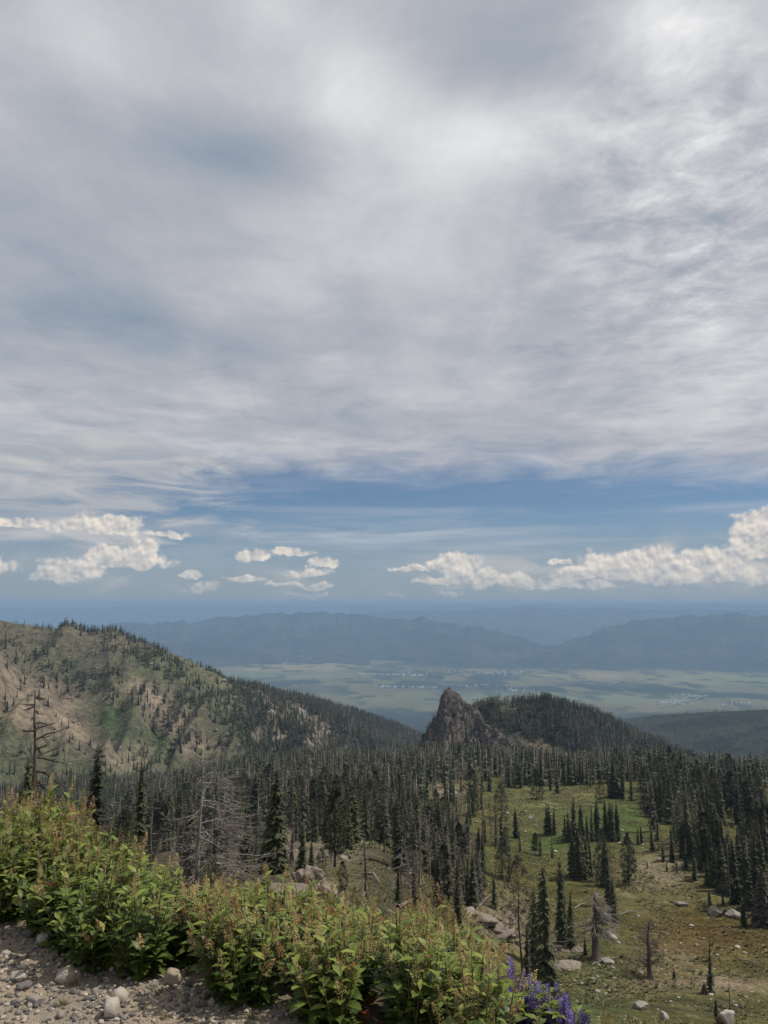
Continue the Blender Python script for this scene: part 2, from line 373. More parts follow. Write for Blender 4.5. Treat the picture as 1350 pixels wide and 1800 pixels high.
def mat_crag():
    m, nt, b = new_mat('crag_rock', 0.9, 0.2)
    P = pos(nt)
    n1 = noise(nt, P, 0.25, 7, 0.7); n2 = noise(nt, P, 0.05, 4, 0.6)
    mp = nt.nodes.new('ShaderNodeMapping'); mp.inputs['Rotation'].default_value = (0, math.radians(35), 0); mp.inputs['Scale'].default_value = (0.9, 0.9, 0.16)
    nt.links.new(P, mp.inputs[0]); n3 = noise(nt, mp.outputs[0], 0.7, 6, 0.65)
    c = mixc(nt, n1.step(0.35, 0.7), (0.040, 0.033, 0.029), (0.17, 0.14, 0.115))
    sep_ = nt.nodes.new('ShaderNodeSeparateXYZ'); nt.links.new(P, sep_.inputs[0])
    low_ = E(nt, sep_.outputs[2]).step(-118, -150) 
    c = mixc(nt, n3.step(0.52, 0.66) * 0.85, c, (0.25, 0.20, 0.155))
    c = mixc(nt, n1.step(0.46, 0.62) * low_ * 0.75, c, (0.27, 0.215, 0.165))
    c = mixc(nt, n2.step(0.55, 0.7) * 0.5, c, (0.09, 0.085, 0.05))
    nt.links.new(c, b.inputs['Base Color']); bump(nt, b, n1 + n3, 1.0, 3.0)
    return m
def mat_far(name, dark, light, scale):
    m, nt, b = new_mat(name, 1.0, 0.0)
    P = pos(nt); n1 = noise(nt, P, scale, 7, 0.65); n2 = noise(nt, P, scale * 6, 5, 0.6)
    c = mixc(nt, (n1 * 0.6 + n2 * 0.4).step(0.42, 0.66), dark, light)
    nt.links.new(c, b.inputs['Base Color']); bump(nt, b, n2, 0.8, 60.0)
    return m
def mat_valley():
    m, nt, b = new_mat('valley_fields', 1.0, 0.0)
    P = pos(nt); c = attr(nt, 'patch')
    mp = nt.nodes.new('ShaderNodeMapping'); mp.inputs['Scale'].default_value = (1, 0.55, 1); nt.links.new(P, mp.inputs[0])
    n1 = noise(nt, mp.outputs[0], 0.0022, 7, 0.6); n2 = noise(nt, mp.outputs[0], 0.009, 5, 0.65)
    c = scale_col(nt, c, ((n1 - 0.5) * 0.8 + (n2 - 0.5) * 0.5 + 1.0).mx(0.4))
    nt.links.new(c, b.inputs['Base Color'])
    return m
def mat_needles(name, c0, c1, tint=False, rough=0.7, trans=0.0):
    m, nt, b = new_mat(name, rough, 0.2)
    if tint: f = E(nt, attr(nt, 'tint', True))
    else: f = rnd(nt)
    n = noise(nt, objc(nt) if not tint else pos(nt), 14.0 if not tint else 0.5, 2, 0.5)
    c = mixc(nt, (f * 0.75 + (n - 0.5) * 0.7 + 0.12).clamp(), c0, c1)
    nt.links.new(c, b.inputs['Base Color'])
    return m
def mat_bark(name, c0, c1, scale=9.0):
    m, nt, b = new_mat(name, 0.9, 0.15)
    mp = nt.nodes.new('ShaderNodeMapping'); mp.inputs['Scale'].default_value = (3, 3, 0.35); nt.links.new(objc(nt), mp.inputs[0])
    n = noise(nt, mp.outputs[0], scale, 5, 0.65)
    c = mixc(nt, (n.step(0.3, 0.7) + (rnd(nt) - 0.5) * 0.5).clamp(), c0, c1)
    nt.links.new(c, b.inputs['Base Color']); bump(nt, b, n, 0.6, 0.05)
    return m
def mat_tint(name, c0, c1):
    m, nt, b = new_mat(name, 0.9, 0.1)
    c = mixc(nt, E(nt, attr(nt, 'tint', True)), c0, c1); nt.links.new(c, b.inputs['Base Color']); return m
def mat_rock(name, c0, c1, c2, scale=6.0, rough=0.85):
    m, nt, b = new_mat(name, rough, 0.25)
    o = objc(nt); n = noise(nt, o, scale, 6, 0.65); n2 = noise(nt, o, scale * 6, 4, 0.6)
    c = mixc(nt, (rnd(nt) * 1.0 + (n - 0.5) * 0.7).clamp(), c0, c1)
    c = mixc(nt, n2.step(0.52, 0.7) * 0.6, c, c2)
    nt.links.new(c, b.inputs['Base Color']); bump(nt, b, n * 0.6 + n2 * 0.4, 0.5, 0.06)
    return m
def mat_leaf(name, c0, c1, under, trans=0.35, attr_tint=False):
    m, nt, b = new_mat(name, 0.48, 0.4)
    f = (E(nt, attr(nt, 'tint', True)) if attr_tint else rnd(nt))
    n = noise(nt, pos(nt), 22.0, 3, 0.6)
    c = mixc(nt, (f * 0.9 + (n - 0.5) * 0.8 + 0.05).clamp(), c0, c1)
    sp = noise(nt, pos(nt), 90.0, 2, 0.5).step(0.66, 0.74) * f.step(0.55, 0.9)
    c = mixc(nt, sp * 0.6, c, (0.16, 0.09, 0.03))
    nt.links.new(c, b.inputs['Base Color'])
    tr = nt.nodes.new('ShaderNodeBsdfTranslucent'); nt.links.new(mixc(nt, 0.5, c, under), tr.inputs[0])
    mx = nt.nodes.new('ShaderNodeMixShader'); mx.inputs[0].default_value = trans
    out = nt.nodes['Material Output']
    nt.links.new(b.outputs[0], mx.inputs[1]); nt.links.new(tr.outputs[0], mx.inputs[2]); nt.links.new(mx.outputs[0], out.inputs[0])
    return m
def mat_flower(name, c0, c1):
    m, nt, b = new_mat(name, 0.8, 0.1)
    n = noise(nt, pos(nt), 60.0, 2, 0.5)
    c = mixc(nt, (rnd(nt) * 0.8 + (n - 0.5) * 1.4 + 0.1).clamp(), c0, c1); nt.links.new(c, b.inputs['Base Color']); return m
def mat_dirt():
    m, nt, b = new_mat('roadside_dirt', 0.95, 0.1)
    P = pos(nt); n1 = noise(nt, P, 3.0, 6, 0.65); n2 = noise(nt, P, 45.0, 5, 0.7); n3 = noise(nt, P, 160.0, 3, 0.6)
    c = mixc(nt, n1.step(0.36, 0.64), (0.31, 0.245, 0.17), (0.20, 0.17, 0.14))
    c = mixc(nt, n2.step(0.4, 0.7), c, (0.30, 0.25, 0.19)); c = scale_col(nt, c, (n3 - 0.5) * 1.3 + 0.95)
    c = mixc(nt, E(nt, attr(nt, 'soil', True)), c, (0.085, 0.065, 0.042))
    nt.links.new(c, b.inputs['Base Color']); bump(nt, b, n2 * 0.6 + n3 * 0.4, 0.9, 0.012)
    return m
M = dict(
    land=mat_land(), scree=mat_scree(), crag=mat_crag(), valley=mat_valley(), dirt=mat_dirt(),
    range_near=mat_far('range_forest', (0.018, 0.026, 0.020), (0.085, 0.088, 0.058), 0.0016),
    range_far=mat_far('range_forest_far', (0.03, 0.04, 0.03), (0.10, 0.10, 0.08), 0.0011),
    fir=mat_needles('fir_needles', (0.018, 0.025, 0.013), (0.085, 0.090, 0.038)),
    fir_stuff=mat_needles('forest_needles', (0.026, 0.036, 0.020), (0.088, 0.092, 0.050), True),
    pine=mat_needles('pine_needles', (0.030, 0.040, 0.020), (0.075, 0.078, 0.042)),
    grey_crown=mat_needles('dying_needles', (0.052, 0.046, 0.036), (0.115, 0.095, 0.075)),
    dead_stuff=mat_tint('dead_stand_wood', (0.055, 0.046, 0.040), (0.20, 0.17, 0.15)),
    bark=mat_bark('bark', (0.045, 0.036, 0.03), (0.12, 0.10, 0.085)),
    silver=mat_bark('weathered_wood', (0.12, 0.10, 0.088), (0.36, 0.325, 0.285)),
    deadwood=mat_bark('dead_wood_dark', (0.05, 0.042, 0.037), (0.19, 0.16, 0.14)),
    granite=mat_rock('granite', (0.20, 0.18, 0.155), (0.38, 0.35, 0.31), (0.14, 0.125, 0.11), 3.0),
    outcrop=mat_rock('outcrop_granite', (0.15, 0.122, 0.098), (0.26, 0.215, 0.17), (0.075, 0.063, 0.052), 2.0),
    pebble=mat_rock('pebble', (0.085, 0.082, 0.085), (0.30, 0.265, 0.225), (0.12, 0.11, 0.10), 5.0, 0.75),
    pale_pebble=mat_rock('pale_pebble', (0.34, 0.275, 0.20), (0.52, 0.47, 0.40), (0.24, 0.192, 0.135), 4.0, 0.75),
    leaf=mat_leaf('broad_leaf', (0.080, 0.125, 0.022), (0.245, 0.310, 0.052), (0.16, 0.24, 0.03)),
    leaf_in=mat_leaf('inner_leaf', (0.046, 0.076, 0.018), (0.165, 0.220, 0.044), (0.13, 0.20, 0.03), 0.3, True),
    leaf_yellow=mat_leaf('yellow_leaf', (0.17, 0.23, 0.042), (0.30, 0.33, 0.07), (0.22, 0.27, 0.04)),
    leaf_red=mat_leaf('withered_leaf', (0.16, 0.045, 0.022), (0.30, 0.14, 0.05), (0.30, 0.10, 0.03), 0.25),
    stem=mat_leaf('plant_stem', (0.07, 0.09, 0.03), (0.16, 0.12, 0.05), (0.1, 0.1, 0.03), 0.1),
    pan_yellow=mat_flower('panicle_yellow', (0.23, 0.195, 0.065), (0.44, 0.36, 0.16)),
    pan_orange=mat_flower('panicle_orange', (0.27, 0.145, 0.060), (0.42, 0.29, 0.15)),
    lupine=mat_flower('lupine_violet', (0.085, 0.060, 0.19), (0.25, 0.20, 0.43)),
    town=mat_tint('town_walls', (0.16, 0.16, 0.15), (0.62, 0.60, 0.58)),
    tuft=mat_leaf('turf_blade', (0.060, 0.072, 0.020), (0.22, 0.185, 0.075), (0.14, 0.16, 0.03), 0.2, True),
)

# ------------------------------------------------------------------ mesh helpers
def mesh_np(name, V, Fc, mat, smooth=False, attrs=None):
    """V (n,3), Fc (m,k) all faces with k corners"""
    me = bpy.data.meshes.new(name); V = np.asarray(V, np.float32); Fc = np.asarray(Fc, np.int32); k = Fc.shape[1]
    me.vertices.add(len(V)); me.vertices.foreach_set('co', V.ravel())
    me.loops.add(Fc.size); me.loops.foreach_set('vertex_index', Fc.ravel())
    me.polygons.add(len(Fc)); me.polygons.foreach_set('loop_start', np.arange(0, Fc.size, k, dtype=np.int32))
    me.polygons.foreach_set('loop_total', np.full(len(Fc), k, np.int32))
    if smooth: me.polygons.foreach_set('use_smooth', np.ones(len(Fc), bool))
    if mat: me.materials.append(mat)
    for nm, a in (attrs or {}).items():
        a = np.asarray(a, np.float32)
        if a.ndim == 1:
            at = me.attributes.new(nm, 'FLOAT', 'POINT'); at.data.foreach_set('value', a)
        else:
            at = me.attributes.new(nm, 'FLOAT_COLOR', 'POINT'); at.data.foreach_set('color', np.c_[a, np.ones(len(a), np.float32)].ravel())
    me.update(calc_edges=True); me.validate()
    return me
def link(name, me, parent=None, loc=None, label=None, cat=None, group=None, kind=None, mtx=None):
    o = bpy.data.objects.new(name, me); COL.objects.link(o)
    if parent is not None: o.parent = parent
    if mtx is not None: o.matrix_local = mtx
    elif loc is not None: o.location = loc
    if label: o['label'] = label
    if cat: o['category'] = cat
    if group: o['group'] = group
    if kind: o['kind'] = kind
    return o
def grid_faces(nu, nv):
    i = np.arange(nu * nv).reshape(nu, nv)
    return np.stack([i[:-1, :-1], i[1:, :-1], i[1:, 1:], i[:-1, 1:]], -1).reshape(-1, 4)
def compact(V, Fc, attrs):
    used = np.unique(Fc); mp = np.full(len(V), -1); mp[used] = np.arange(len(used))
    return V[used], mp[Fc], {k: a[used] for k, a in attrs.items()}
class TB:
    """a triangle soup builder"""
    def __init__(s): s.v = []; s.f = []
    def tri(s, a, b, c):
        n = len(s.v); s.v += [a, b, c]; s.f.append((n, n + 1, n + 2))
    def tube(s, pts, radii, n=5, cap=True):
        base = len(s.v); P = [Vector(p) for p in pts]
        for i, p in enumerate(P):
            d = (P[min(i + 1, len(P) - 1)] - P[max(i - 1, 0)]).normalized()
            a = d.orthogonal().normalized() if abs(d.z) < 0.9 else Vector((1, 0, 0)); a = (a - d * a.dot(d)).normalized(); b = d.cross(a)
            for k in range(n):
                t = 2 * math.pi * k / n; s.v.append(tuple(p + (a * math.cos(t) + b * math.sin(t)) * radii[i]))
        for i in range(len(P) - 1):
            for k in range(n):
                p0 = base + i * n + k; p1 = base + i * n + (k + 1) % n
                s.f.append((p0, p1, p1 + n)); s.f.append((p0, p1 + n, p0 + n))
        if cap:
            e = base + (len(P) - 1) * n
            for k in range(1, n - 1): s.f.append((e, e + k, e + k + 1))
    def arrays(s): return np.array(s.v, float), np.array(s.f, int)
    def mesh(s, name, mat, smooth=False): return mesh_np(name, *s.arrays(), mat, smooth)
def join_copies(name, tmpl, place, mat, kind='stuff', extra=None):
    """many copies of a small template in one mesh: place = (n,6) x y z, width scale, height scale, turn; tint per copy"""
    V, Fc = tmpl; n = len(place); p = np.asarray(place, float)
    c, s = np.cos(p[:, 5])[:, None], np.sin(p[:, 5])[:, None]
    X = (V[None, :, 0] * c - V[None, :, 1] * s) * p[:, 3:4] + p[:, 0:1]
    Y = (V[None, :, 0] * s + V[None, :, 1] * c) * p[:, 3:4] + p[:, 1:2]
    Z = V[None, :, 2] * p[:, 4:5] + p[:, 2:3]
    VV = np.stack([X, Y, Z], -1).reshape(-1, 3)
    FF = (Fc[None] + (np.arange(n) * len(V))[:, None, None]).reshape(-1, Fc.shape[1])
    tint = np.repeat(RNG.random(n) if extra is None else extra, len(V))
    return VV, FF, tint
def stuff(name, chunks, mat, label, smooth=False, parent=None):
    V, Fc, t = [], [], []; off = 0
    for v, f, a in chunks: V.append(v); Fc.append(f + off); t.append(a); off += len(v)
    me = mesh_np(name, np.concatenate(V), np.concatenate(Fc), mat, smooth, {'tint': np.concatenate(t)})
    o = link(name, me, parent, kind='stuff'); o['label'] = label
    return o

# ------------------------------------------------------------------ the setting
def ell(px, py, cx, cy_, sx, sy, rot=0.0):
    c, s = math.cos(rot), math.sin(rot); dx, dy = px - cx, py - cy_
    u, v = (dx * c + dy * s) / sx, (-dx * s + dy * c) / sy
    return np.exp(-(u * u + v * v))
def lay(col, w, c):
    w = np.clip(w, 0, 1)[:, None]; return col * (1 - w) + np.array(c)[None] * w

def build_terrain():
    az = np.radians(np.concatenate([np.arange(-180, -34, 3.0), np.arange(-34, -28, 0.4), np.arange(-28, 28, 0.13), np.arange(28, 34, 0.4), np.arange(34, 181, 3.0)]))
    rr = np.concatenate([[0.6, 1.5], np.geomspace(2.5, 58, 80), np.geomspace(59, 620, 330), np.geomspace(625, 2600, 150), np.geomspace(2640, 7600, 120), np.geomspace(7800, 70000, 16)])
    R, A = np.meshgrid(rr, az, indexing='ij'); X, Y = R * np.sin(A), R * np.cos(A)
    x, y = X.ravel(), Y.ravel(); r = R.ravel()
    z = base_h(x, y)
    fd = (r > 1500) & (y > 0); z[fd] = np.maximum(z[fd], h_D(x[fd], y[fd]))
    z = z - 0.10 * sstep(14, 9, r)
    px, py = project(x, y, z); w1 = (fbm(x / 30, y / 30, 3, 61) - .5); w2 = (fbm(x / 12, y / 12, 3, 63) - .5)
    px = px + w1 * 70 * sstep(60, 120, r); py = py + w2 * 34 * sstep(60, 120, r)
    col = np.tile(np.array([[0.070, 0.062, 0.038]]), (len(x), 1))
    near = sstep(7, 30, r) * sstep(720, 560, r)
    mead = near * sstep(690, 780, px) * sstep(1352, 1378, py)
    col = lay(col, mead, (0.118, 0.110, 0.036))
    col = lay(col, near * ell(px, py, 640, 1450, 110, 40), (0.105, 0.10, 0.045))
    for e, c in (((930, 1420, 60, 40), (0.140, 0.145, 0.052)), ((1075, 1440, 80, 34), (0.085, 0.128, 0.034)), ((960, 1490, 60, 22), (0.085, 0.120, 0.036)), ((1000, 1395, 60, 14), (0.165, 0.155, 0.065)),
                 ((1160, 1530, 75, 34), (0.20, 0.165, 0.10)), ((1120, 1590, 70, 30), (0.145, 0.130, 0.055)), ((1260, 1650, 140, 44), (0.125, 0.084, 0.028)), ((1060, 1700, 60, 60), (0.105, 0.115, 0.042)),
                 ((1030, 1770, 80, 40), (0.080, 0.092, 0.036)), ((1180, 1690, 70, 26), (0.15, 0.118, 0.060)), ((1240, 1735, 130, 14), (0.24, 0.185, 0.12)), ((1260, 1775, 100, 22), (0.10, 0.098, 0.042)),
                 ((590, 1492, 48, 26), (0.25, 0.205, 0.145)), ((585, 1540, 60, 30), (0.13, 0.12, 0.06)), ((500, 1490, 50, 24), (0.22, 0.18, 0.13)), ((885, 1625, 55, 36), (0.23, 0.18, 0.125)), ((985, 1660, 40, 16), (0.24, 0.19, 0.13)),
                 ((785, 1388, 34, 14), (0.28, 0.225, 0.15)), ((600, 1425, 16, 24), (0.19, 0.165, 0.085)), ((660, 1340, 60, 12), (0.20, 0.165, 0.11)), ((1285, 1400, 30, 10), (0.20, 0.16, 0.10)), ((100, 1385, 60, 24), (0.17, 0.145, 0.095)), ((330, 1480, 60, 40), (0.15, 0.12, 0.085))):
        col = lay(col, near * ell(px, py, *e) * 1.25, c)
    col = lay(col, sstep(560, 900, r) * np.ones_like(r), (0.030, 0.037, 0.024))
    cl = sstep(0.60, 0.72, fbm(x / 260, y / 260, 4, 71)) * sstep(1500, 2200, r)
    col = lay(col, cl * 0.35, (0.09, 0.095, 0.05))
    stony = near * sstep(560, 760, px) * (0.45 + 0.55 * sstep(1500, 1560, py)) * sstep(0.35, 0.55, fbm(x / 25, y / 25, 3, 67)) + near * ell(px, py, 590, 1490, 70, 40) + near * ell(px, py, 1160, 1530, 90, 50) * .8
    stony = np.clip(stony, 0, 1) * (1 - near * ell(px, py, 1075, 1440, 80, 30)) * (1 - near * 0.75 * ell(px, py, 1270, 1640, 110, 34))
    me = mesh_np('terrain', np.c_[x, y, z], grid_faces(len(rr), len(az))[:, ::-1], M['land'], True, {'patch': col, 'stony': stony})
    link('terrain', me, kind='structure')

def build_cart(name, x0, x1, y0, y1, step, hf, mat, colf, below=4.0, kind='structure', smooth=True, **kw):
    xs, ys = np.arange(x0, x1, step), np.arange(y0, y1, step)
    X, Y = np.meshgrid(xs, ys, indexing='ij'); x, y = X.ravel(), Y.ravel(); z = hf(x, y); b = base_h(x, y)
    Fc = grid_faces(len(xs), len(ys)); keep = (z > b - below)[Fc].any(1); Fc = Fc[keep]
    z = np.maximum(z, b - below - 6)
    at = colf(x, y, z) if colf else {}
    V, Fc, at = compact(np.c_[x, y, z], Fc, at)
    return link(name, mesh_np(name, V, Fc, mat, smooth, at), kind=kind, **kw)

def hill_cols(x, y, z):
    px, py = project(x, y, z); w = (fbm(x / 60, y / 60, 4, 81) - .5); v = (fbm(x / 35, y / 35, 4, 83) - .5)
    px = px + w * 60; py = py + v * 36
    col = np.tile(np.array([[0.088, 0.096, 0.050]]), (len(x), 1))
    col = lay(col, sstep(1200, 1120, py), (0.118, 0.108, 0.072))
    col = lay(col, ell(px, py, 360, 1185, 90, 30, 0.5), (0.125, 0.125, 0.066))
    for e, c in (((20, 1205, 90, 36, .5), (0.235, 0.19, 0.135)), ((110, 1255, 105, 36, .55), (0.25, 0.198, 0.142)), ((190, 1308, 85, 28, .5), (0.24, 0.192, 0.135)), ((30, 1262, 50, 20, .5), (0.22, 0.175, 0.12)),
                 ((255, 1228, 30, 44, -.5), (0.27, 0.21, 0.155)), ((295, 1266, 52, 26, .6), (0.25, 0.19, 0.135)), ((350, 1308, 36, 14, .2), (0.24, 0.19, 0.13)), ((180, 1290, 14, 40, -.6), (0.22, 0.175, 0.12)), ((205, 1240, 5, 40, -.6), (0.28, 0.23, 0.17)),
                 ((140, 1180, 44, 14, .5), (0.06, 0.068, 0.04)), ((205, 1275, 32, 46, -.5), (0.062, 0.088, 0.038)), ((280, 1300, 30, 22, .5), (0.068, 0.088, 0.04)), ((255, 1180, 60, 20, .5), (0.085, 0.095, 0.05))):
        col = lay(col, ell(px, py, *e) * 1.2, c)
    col = lay(col, sstep(400, 470, px), (0.055, 0.055, 0.036))
    for e in ((530, 1252, 60, 26, .7), (470, 1235, 40, 20, .8), (480, 1300, 50, 14, .2), (560, 1285, 46, 18, .6)): col = lay(col, ell(px, py, *e) * 1.1, (0.24, 0.20, 0.15))
    gl = sstep(0.62, 0.74, ridged(x / 26, y / 26, 4, 87)) * sstep(470, 380, px) * 0.55
    col = lay(col, gl, (0.10, 0.085, 0.068))
    return {'patch': col}
def knoll_cols(x, y, z):
    px, py = project(x, y, z); px = px + (fbm(x / 20, y / 20, 3, 85) - .5) * 40
    col = np.tile(np.array([[0.050, 0.050, 0.034]]), (len(x), 1))
    for e in ((925, 1312, 46, 13, .55), (965, 1318, 36, 18, .5), (1010, 1332, 40, 12, .3)): col = lay(col, ell(px, py, *e) * 1.3, (0.20, 0.17, 0.105))
    col = lay(col, .9 * sstep(.56, .64, fbm(x / 26, y / 26, 3, 223)) * sstep(1010, 930, px), (0.17, 0.145, 0.105))
    return {'patch': col}

def build_range(name, crest, depth, base_z, rows, mat, seed, amp, spur):
    c = ridge_line(crest); caz = np.arctan2(c[:, 0], c[:, 1]); cr = np.hypot(c[:, 0], c[:, 1]); cz = c[:, 2]
    az = np.linspace(caz[0], caz[-1], 620)
    def sm(v):
        q = np.interp(az, caz, v); k = np.hanning(15); k /= k.sum(); return np.convolve(np.pad(q, 7, 'edge'), k, 'valid')
    r0, z0 = sm(cr), sm(cz); z0 = z0 + (fbm(az * 90, az * 0 + seed, 5, seed) - .5) * amp * 0.32
    t = np.concatenate([np.linspace(-1, 0, rows), np.linspace(0, 1, rows // 3)[1:]])
    T, A = np.meshgrid(t, az, indexing='ij'); R = r0[None] + T * depth; X, Y = R * np.sin(A), R * np.cos(A)
    d = np.abs(T); prof = (1 - d) ** 1.15
    sp = (ridged(X / spur, Y / spur * 0.6, 5, seed + 3) - 0.62) * amp * np.clip(d * 5, 0, 1) * (1 - d * 0.6)
    Z = base_z - 40 + (z0[None] - base_z + 40) * prof + sp * 1.1
    Z = np.minimum(Z, z0[None] + 2 + 0 * Z)
    link(name, mesh_np(name, np.c_[X.ravel(), Y.ravel(), Z.ravel()], grid_faces(len(t), len(az))[:, ::-1], mat, True), kind='structure')

def build_valley():
    az = np.radians(np.arange(-32, 32.01, 0.08)); rr = np.concatenate([np.arange(6800, 15600, 55.0)])
    R, A = np.meshgrid(rr, az, indexing='ij'); x, y = (R * np.sin(A)).ravel(), (R * np.cos(A)).ravel()
    z = np.full(len(x), VALLEY + 6.0) + (fbm(x / 900, y / 900, 3, 91) - .5) * 8
    px, py = project(x, y, z); w = (fbm(x / 700, y / 1400, 4, 93) - .5); v = (fbm(x / 420, y / 900, 4, 95) - .5)
    px = px + w * 220; py = py + v * 18
    brk = sstep(.40, .56, fbm(x / 330, y / 620, 4, 97))
    col = np.tile(np.array([[0.140, 0.128, 0.060]]), (len(x), 1))
    for e, c in (((540, 1172, 130, 6), (0.25, 0.215, 0.105)), ((520, 1190, 120, 5), (0.15, 0.165, 0.09)), ((1060, 1190, 130, 7), (0.25, 0.215, 0.11)), ((1260, 1196, 110, 9), (0.19, 0.19, 0.085)), ((950, 1228, 150, 9), (0.14, 0.165, 0.085)), ((1180, 1228, 110, 7), (0.17, 0.185, 0.10)),
                 ((560, 1203, 170, 5), (0.03, 0.045, 0.03)), ((760, 1188, 120, 8), (0.03, 0.042, 0.03)), ((720, 1205, 140, 4.5), (0.035, 0.05, 0.03)), ((880, 1187, 70, 8), (0.03, 0.042, 0.03)),
                 ((1010, 1210, 180, 7), (0.028, 0.042, 0.028)), ((1190, 1213, 70, 8), (0.028, 0.042, 0.028)), ((1290, 1224, 90, 8), (0.03, 0.045, 0.03)), ((860, 1206, 120, 5), (0.03, 0.045, 0.03)), ((690, 1228, 60, 3), (0.035, 0.05, 0.03)), ((650, 1215, 60, 1.6), (0.05, 0.06, 0.035))):
        col = lay(col, ell(px, py, *e) * (1.3 if c[0] > .06 else 1.7 * brk), c)
    col = lay(col, sstep(1245, 1255, py + v * 8), (0.040, 0.050, 0.034))
    col = lay(col, sstep(1176, 1170, py + (px - 700) * -0.012) * sstep(640, 760, px), (0.03, 0.042, 0.03))
    col = lay(col, .8 * sstep(.60, .68, fbm(x / 240 + 7, y / 420, 4, 99)), (0.04, 0.052, 0.034))
    link('valley_floor', mesh_np('valley_floor', np.c_[x, y, z], grid_faces(len(rr), len(az))[:, ::-1], M['valley'], True, {'patch': col}), kind='structure')
    # the far road and the pale river bars
    def strip(name, pts, width, mat):
        P = []
        for a, b in pts:
            dx, dy, dz = ray(a, b); k = (VALLEY + 16) / dz; P.append(Vector((dx * k, dy * k, VALLEY + 16)))
        V, Fc = [], []
        for i, p in enumerate(P):
            d = (P[min(i + 1, len(P) - 1)] - P[max(i - 1, 0)]).normalized(); n = Vector((-d.y, d.x, 0)) * width / 2
            V += [tuple(p + n), tuple(p - n)]
            if i: Fc.append((2 * i - 2, 2 * i - 1, 2 * i + 1, 2 * i))
        link(name, mesh_np(name, V, Fc, mat, False, {'patch': np.tile([[0.42, 0.38, 0.32]], (len(V), 1)), 'tint': np.full(len(V), .12)}), kind='structure')
    strip('gravel_road', [(1068, 1205), (1085, 1199), (1100, 1192), (1110, 1187)], 26, M['town'])
    strip('farm_road', [(935, 1201), (945, 1194), (958, 1189), (975, 1187)], 18, M['town'])
    strip('river', [(1160, 1243), (1185, 1238), (1200, 1233), (1222, 1230), (1228, 1226), (1240, 1222)], 22, M['town'])
    # the valley town: hundreds of specks read as one mass
    cube = (np.array([(i, j, k) for i in (-.5, .5) for j in (-.5, .5) for k in (0, 1)], float), np.array([(0, 1, 3, 2), (4, 6, 7, 5), (0, 4, 5, 1), (2, 3, 7, 6), (1, 5, 7, 3)]))
    pl = []
    for cx_, cy_, sx, sy, n in ((690, 1186, 45, 2.2, 70), (730, 1188, 30, 2, 50), (640, 1185, 16, 1.5, 20), (800, 1180, 60, 2, 26), (850, 1184, 50, 2.5, 46), (900, 1182, 40, 3, 40), (910, 1214, 30, 4, 36), (690, 1208, 26, 1.5, 26), (740, 1209, 24, 1.3, 20), (830, 1206, 50, 2, 20), (1180, 1236, 30, 4, 40), (1215, 1225, 20, 3, 16), (440, 1166, 24, 1.5, 16), (1030, 1186, 40, 2, 12), (1290, 1237, 40, 3, 14), (590, 1190, 40, 2, 8)):
        for _ in range(n):
            a, b = random.gauss(cx_, sx * .6), random.gauss(cy_, sy * .6); dx, dy, dz = ray(a, b); k = (VALLEY + 4) / dz
            w = random.uniform(9, 24); pl.append((dx * k, dy * k, VALLEY + 2, w, random.uniform(9, 18), random.uniform(0, 3)))
    stuff('far_town', [join_copies('t', cube, pl, None)], M['town'], 'scatter of pale buildings of a town on the hazy valley floor')

build_terrain(); build_valley()
build_cart('hillside', -1150, 330, 540, 2350, 4.0, h_A, M['scree'], hill_cols)
build_cart('knoll', 80, 640, 830, 1360, 2.5, h_C, M['land'], lambda x, y, z: {**knoll_cols(x, y, z), 'stony': np.zeros(len(x))})
o = build_cart('rock_crag', 20, 260, 760, 1010, 1.4, h_R, M['crag'], None, kind=None, smooth=False, label='steep dark brown rock crag with a pointed top beside the forested knoll', cat='rock crag')
build_range('mountain_range', [(60, 1100, 14500), (150, 1106, 14500), (240, 1120, 14300), (330, 1131, 14200), (430, 1144, 14000), (520, 1152, 14000), (620, 1160, 13900), (720, 1166, 13800), (850, 1172, 13700)], 1600, VALLEY, 30, M['range_near'], 101, 200, 1000)
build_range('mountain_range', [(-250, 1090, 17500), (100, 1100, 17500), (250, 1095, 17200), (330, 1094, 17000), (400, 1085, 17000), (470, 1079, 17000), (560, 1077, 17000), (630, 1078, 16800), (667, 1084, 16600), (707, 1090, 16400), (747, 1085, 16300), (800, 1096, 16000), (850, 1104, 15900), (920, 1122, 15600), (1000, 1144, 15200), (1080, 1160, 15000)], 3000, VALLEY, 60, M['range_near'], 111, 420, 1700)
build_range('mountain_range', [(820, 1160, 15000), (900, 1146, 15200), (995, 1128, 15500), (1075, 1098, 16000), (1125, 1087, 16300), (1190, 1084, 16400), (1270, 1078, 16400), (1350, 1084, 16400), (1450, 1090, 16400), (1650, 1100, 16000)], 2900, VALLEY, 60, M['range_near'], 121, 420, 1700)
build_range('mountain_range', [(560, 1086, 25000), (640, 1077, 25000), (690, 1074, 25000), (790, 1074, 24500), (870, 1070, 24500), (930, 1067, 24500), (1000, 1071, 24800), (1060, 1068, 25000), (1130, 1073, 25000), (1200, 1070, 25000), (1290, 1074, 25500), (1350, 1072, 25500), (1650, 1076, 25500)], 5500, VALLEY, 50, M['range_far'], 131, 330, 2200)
build_range('mountain_range', [(-300, 1068, 36000), (60, 1070, 36000), (160, 1068, 36000), (250, 1066, 36000), (330, 1062, 36000), (380, 1066, 36000), (470, 1063, 36000), (560, 1066, 36000), (640, 1062, 36000), (720, 1065, 36000), (800, 1061, 36000), (880, 1064, 36000), (950, 1061, 36000), (1030, 1064, 36000), (1100, 1061, 36000), (1180, 1064, 36000), (1250, 1061, 36000), (1350, 1064, 36000), (1650, 1064, 36000)], 6000, VALLEY, 30, M['range_far'], 141, 330, 2600)

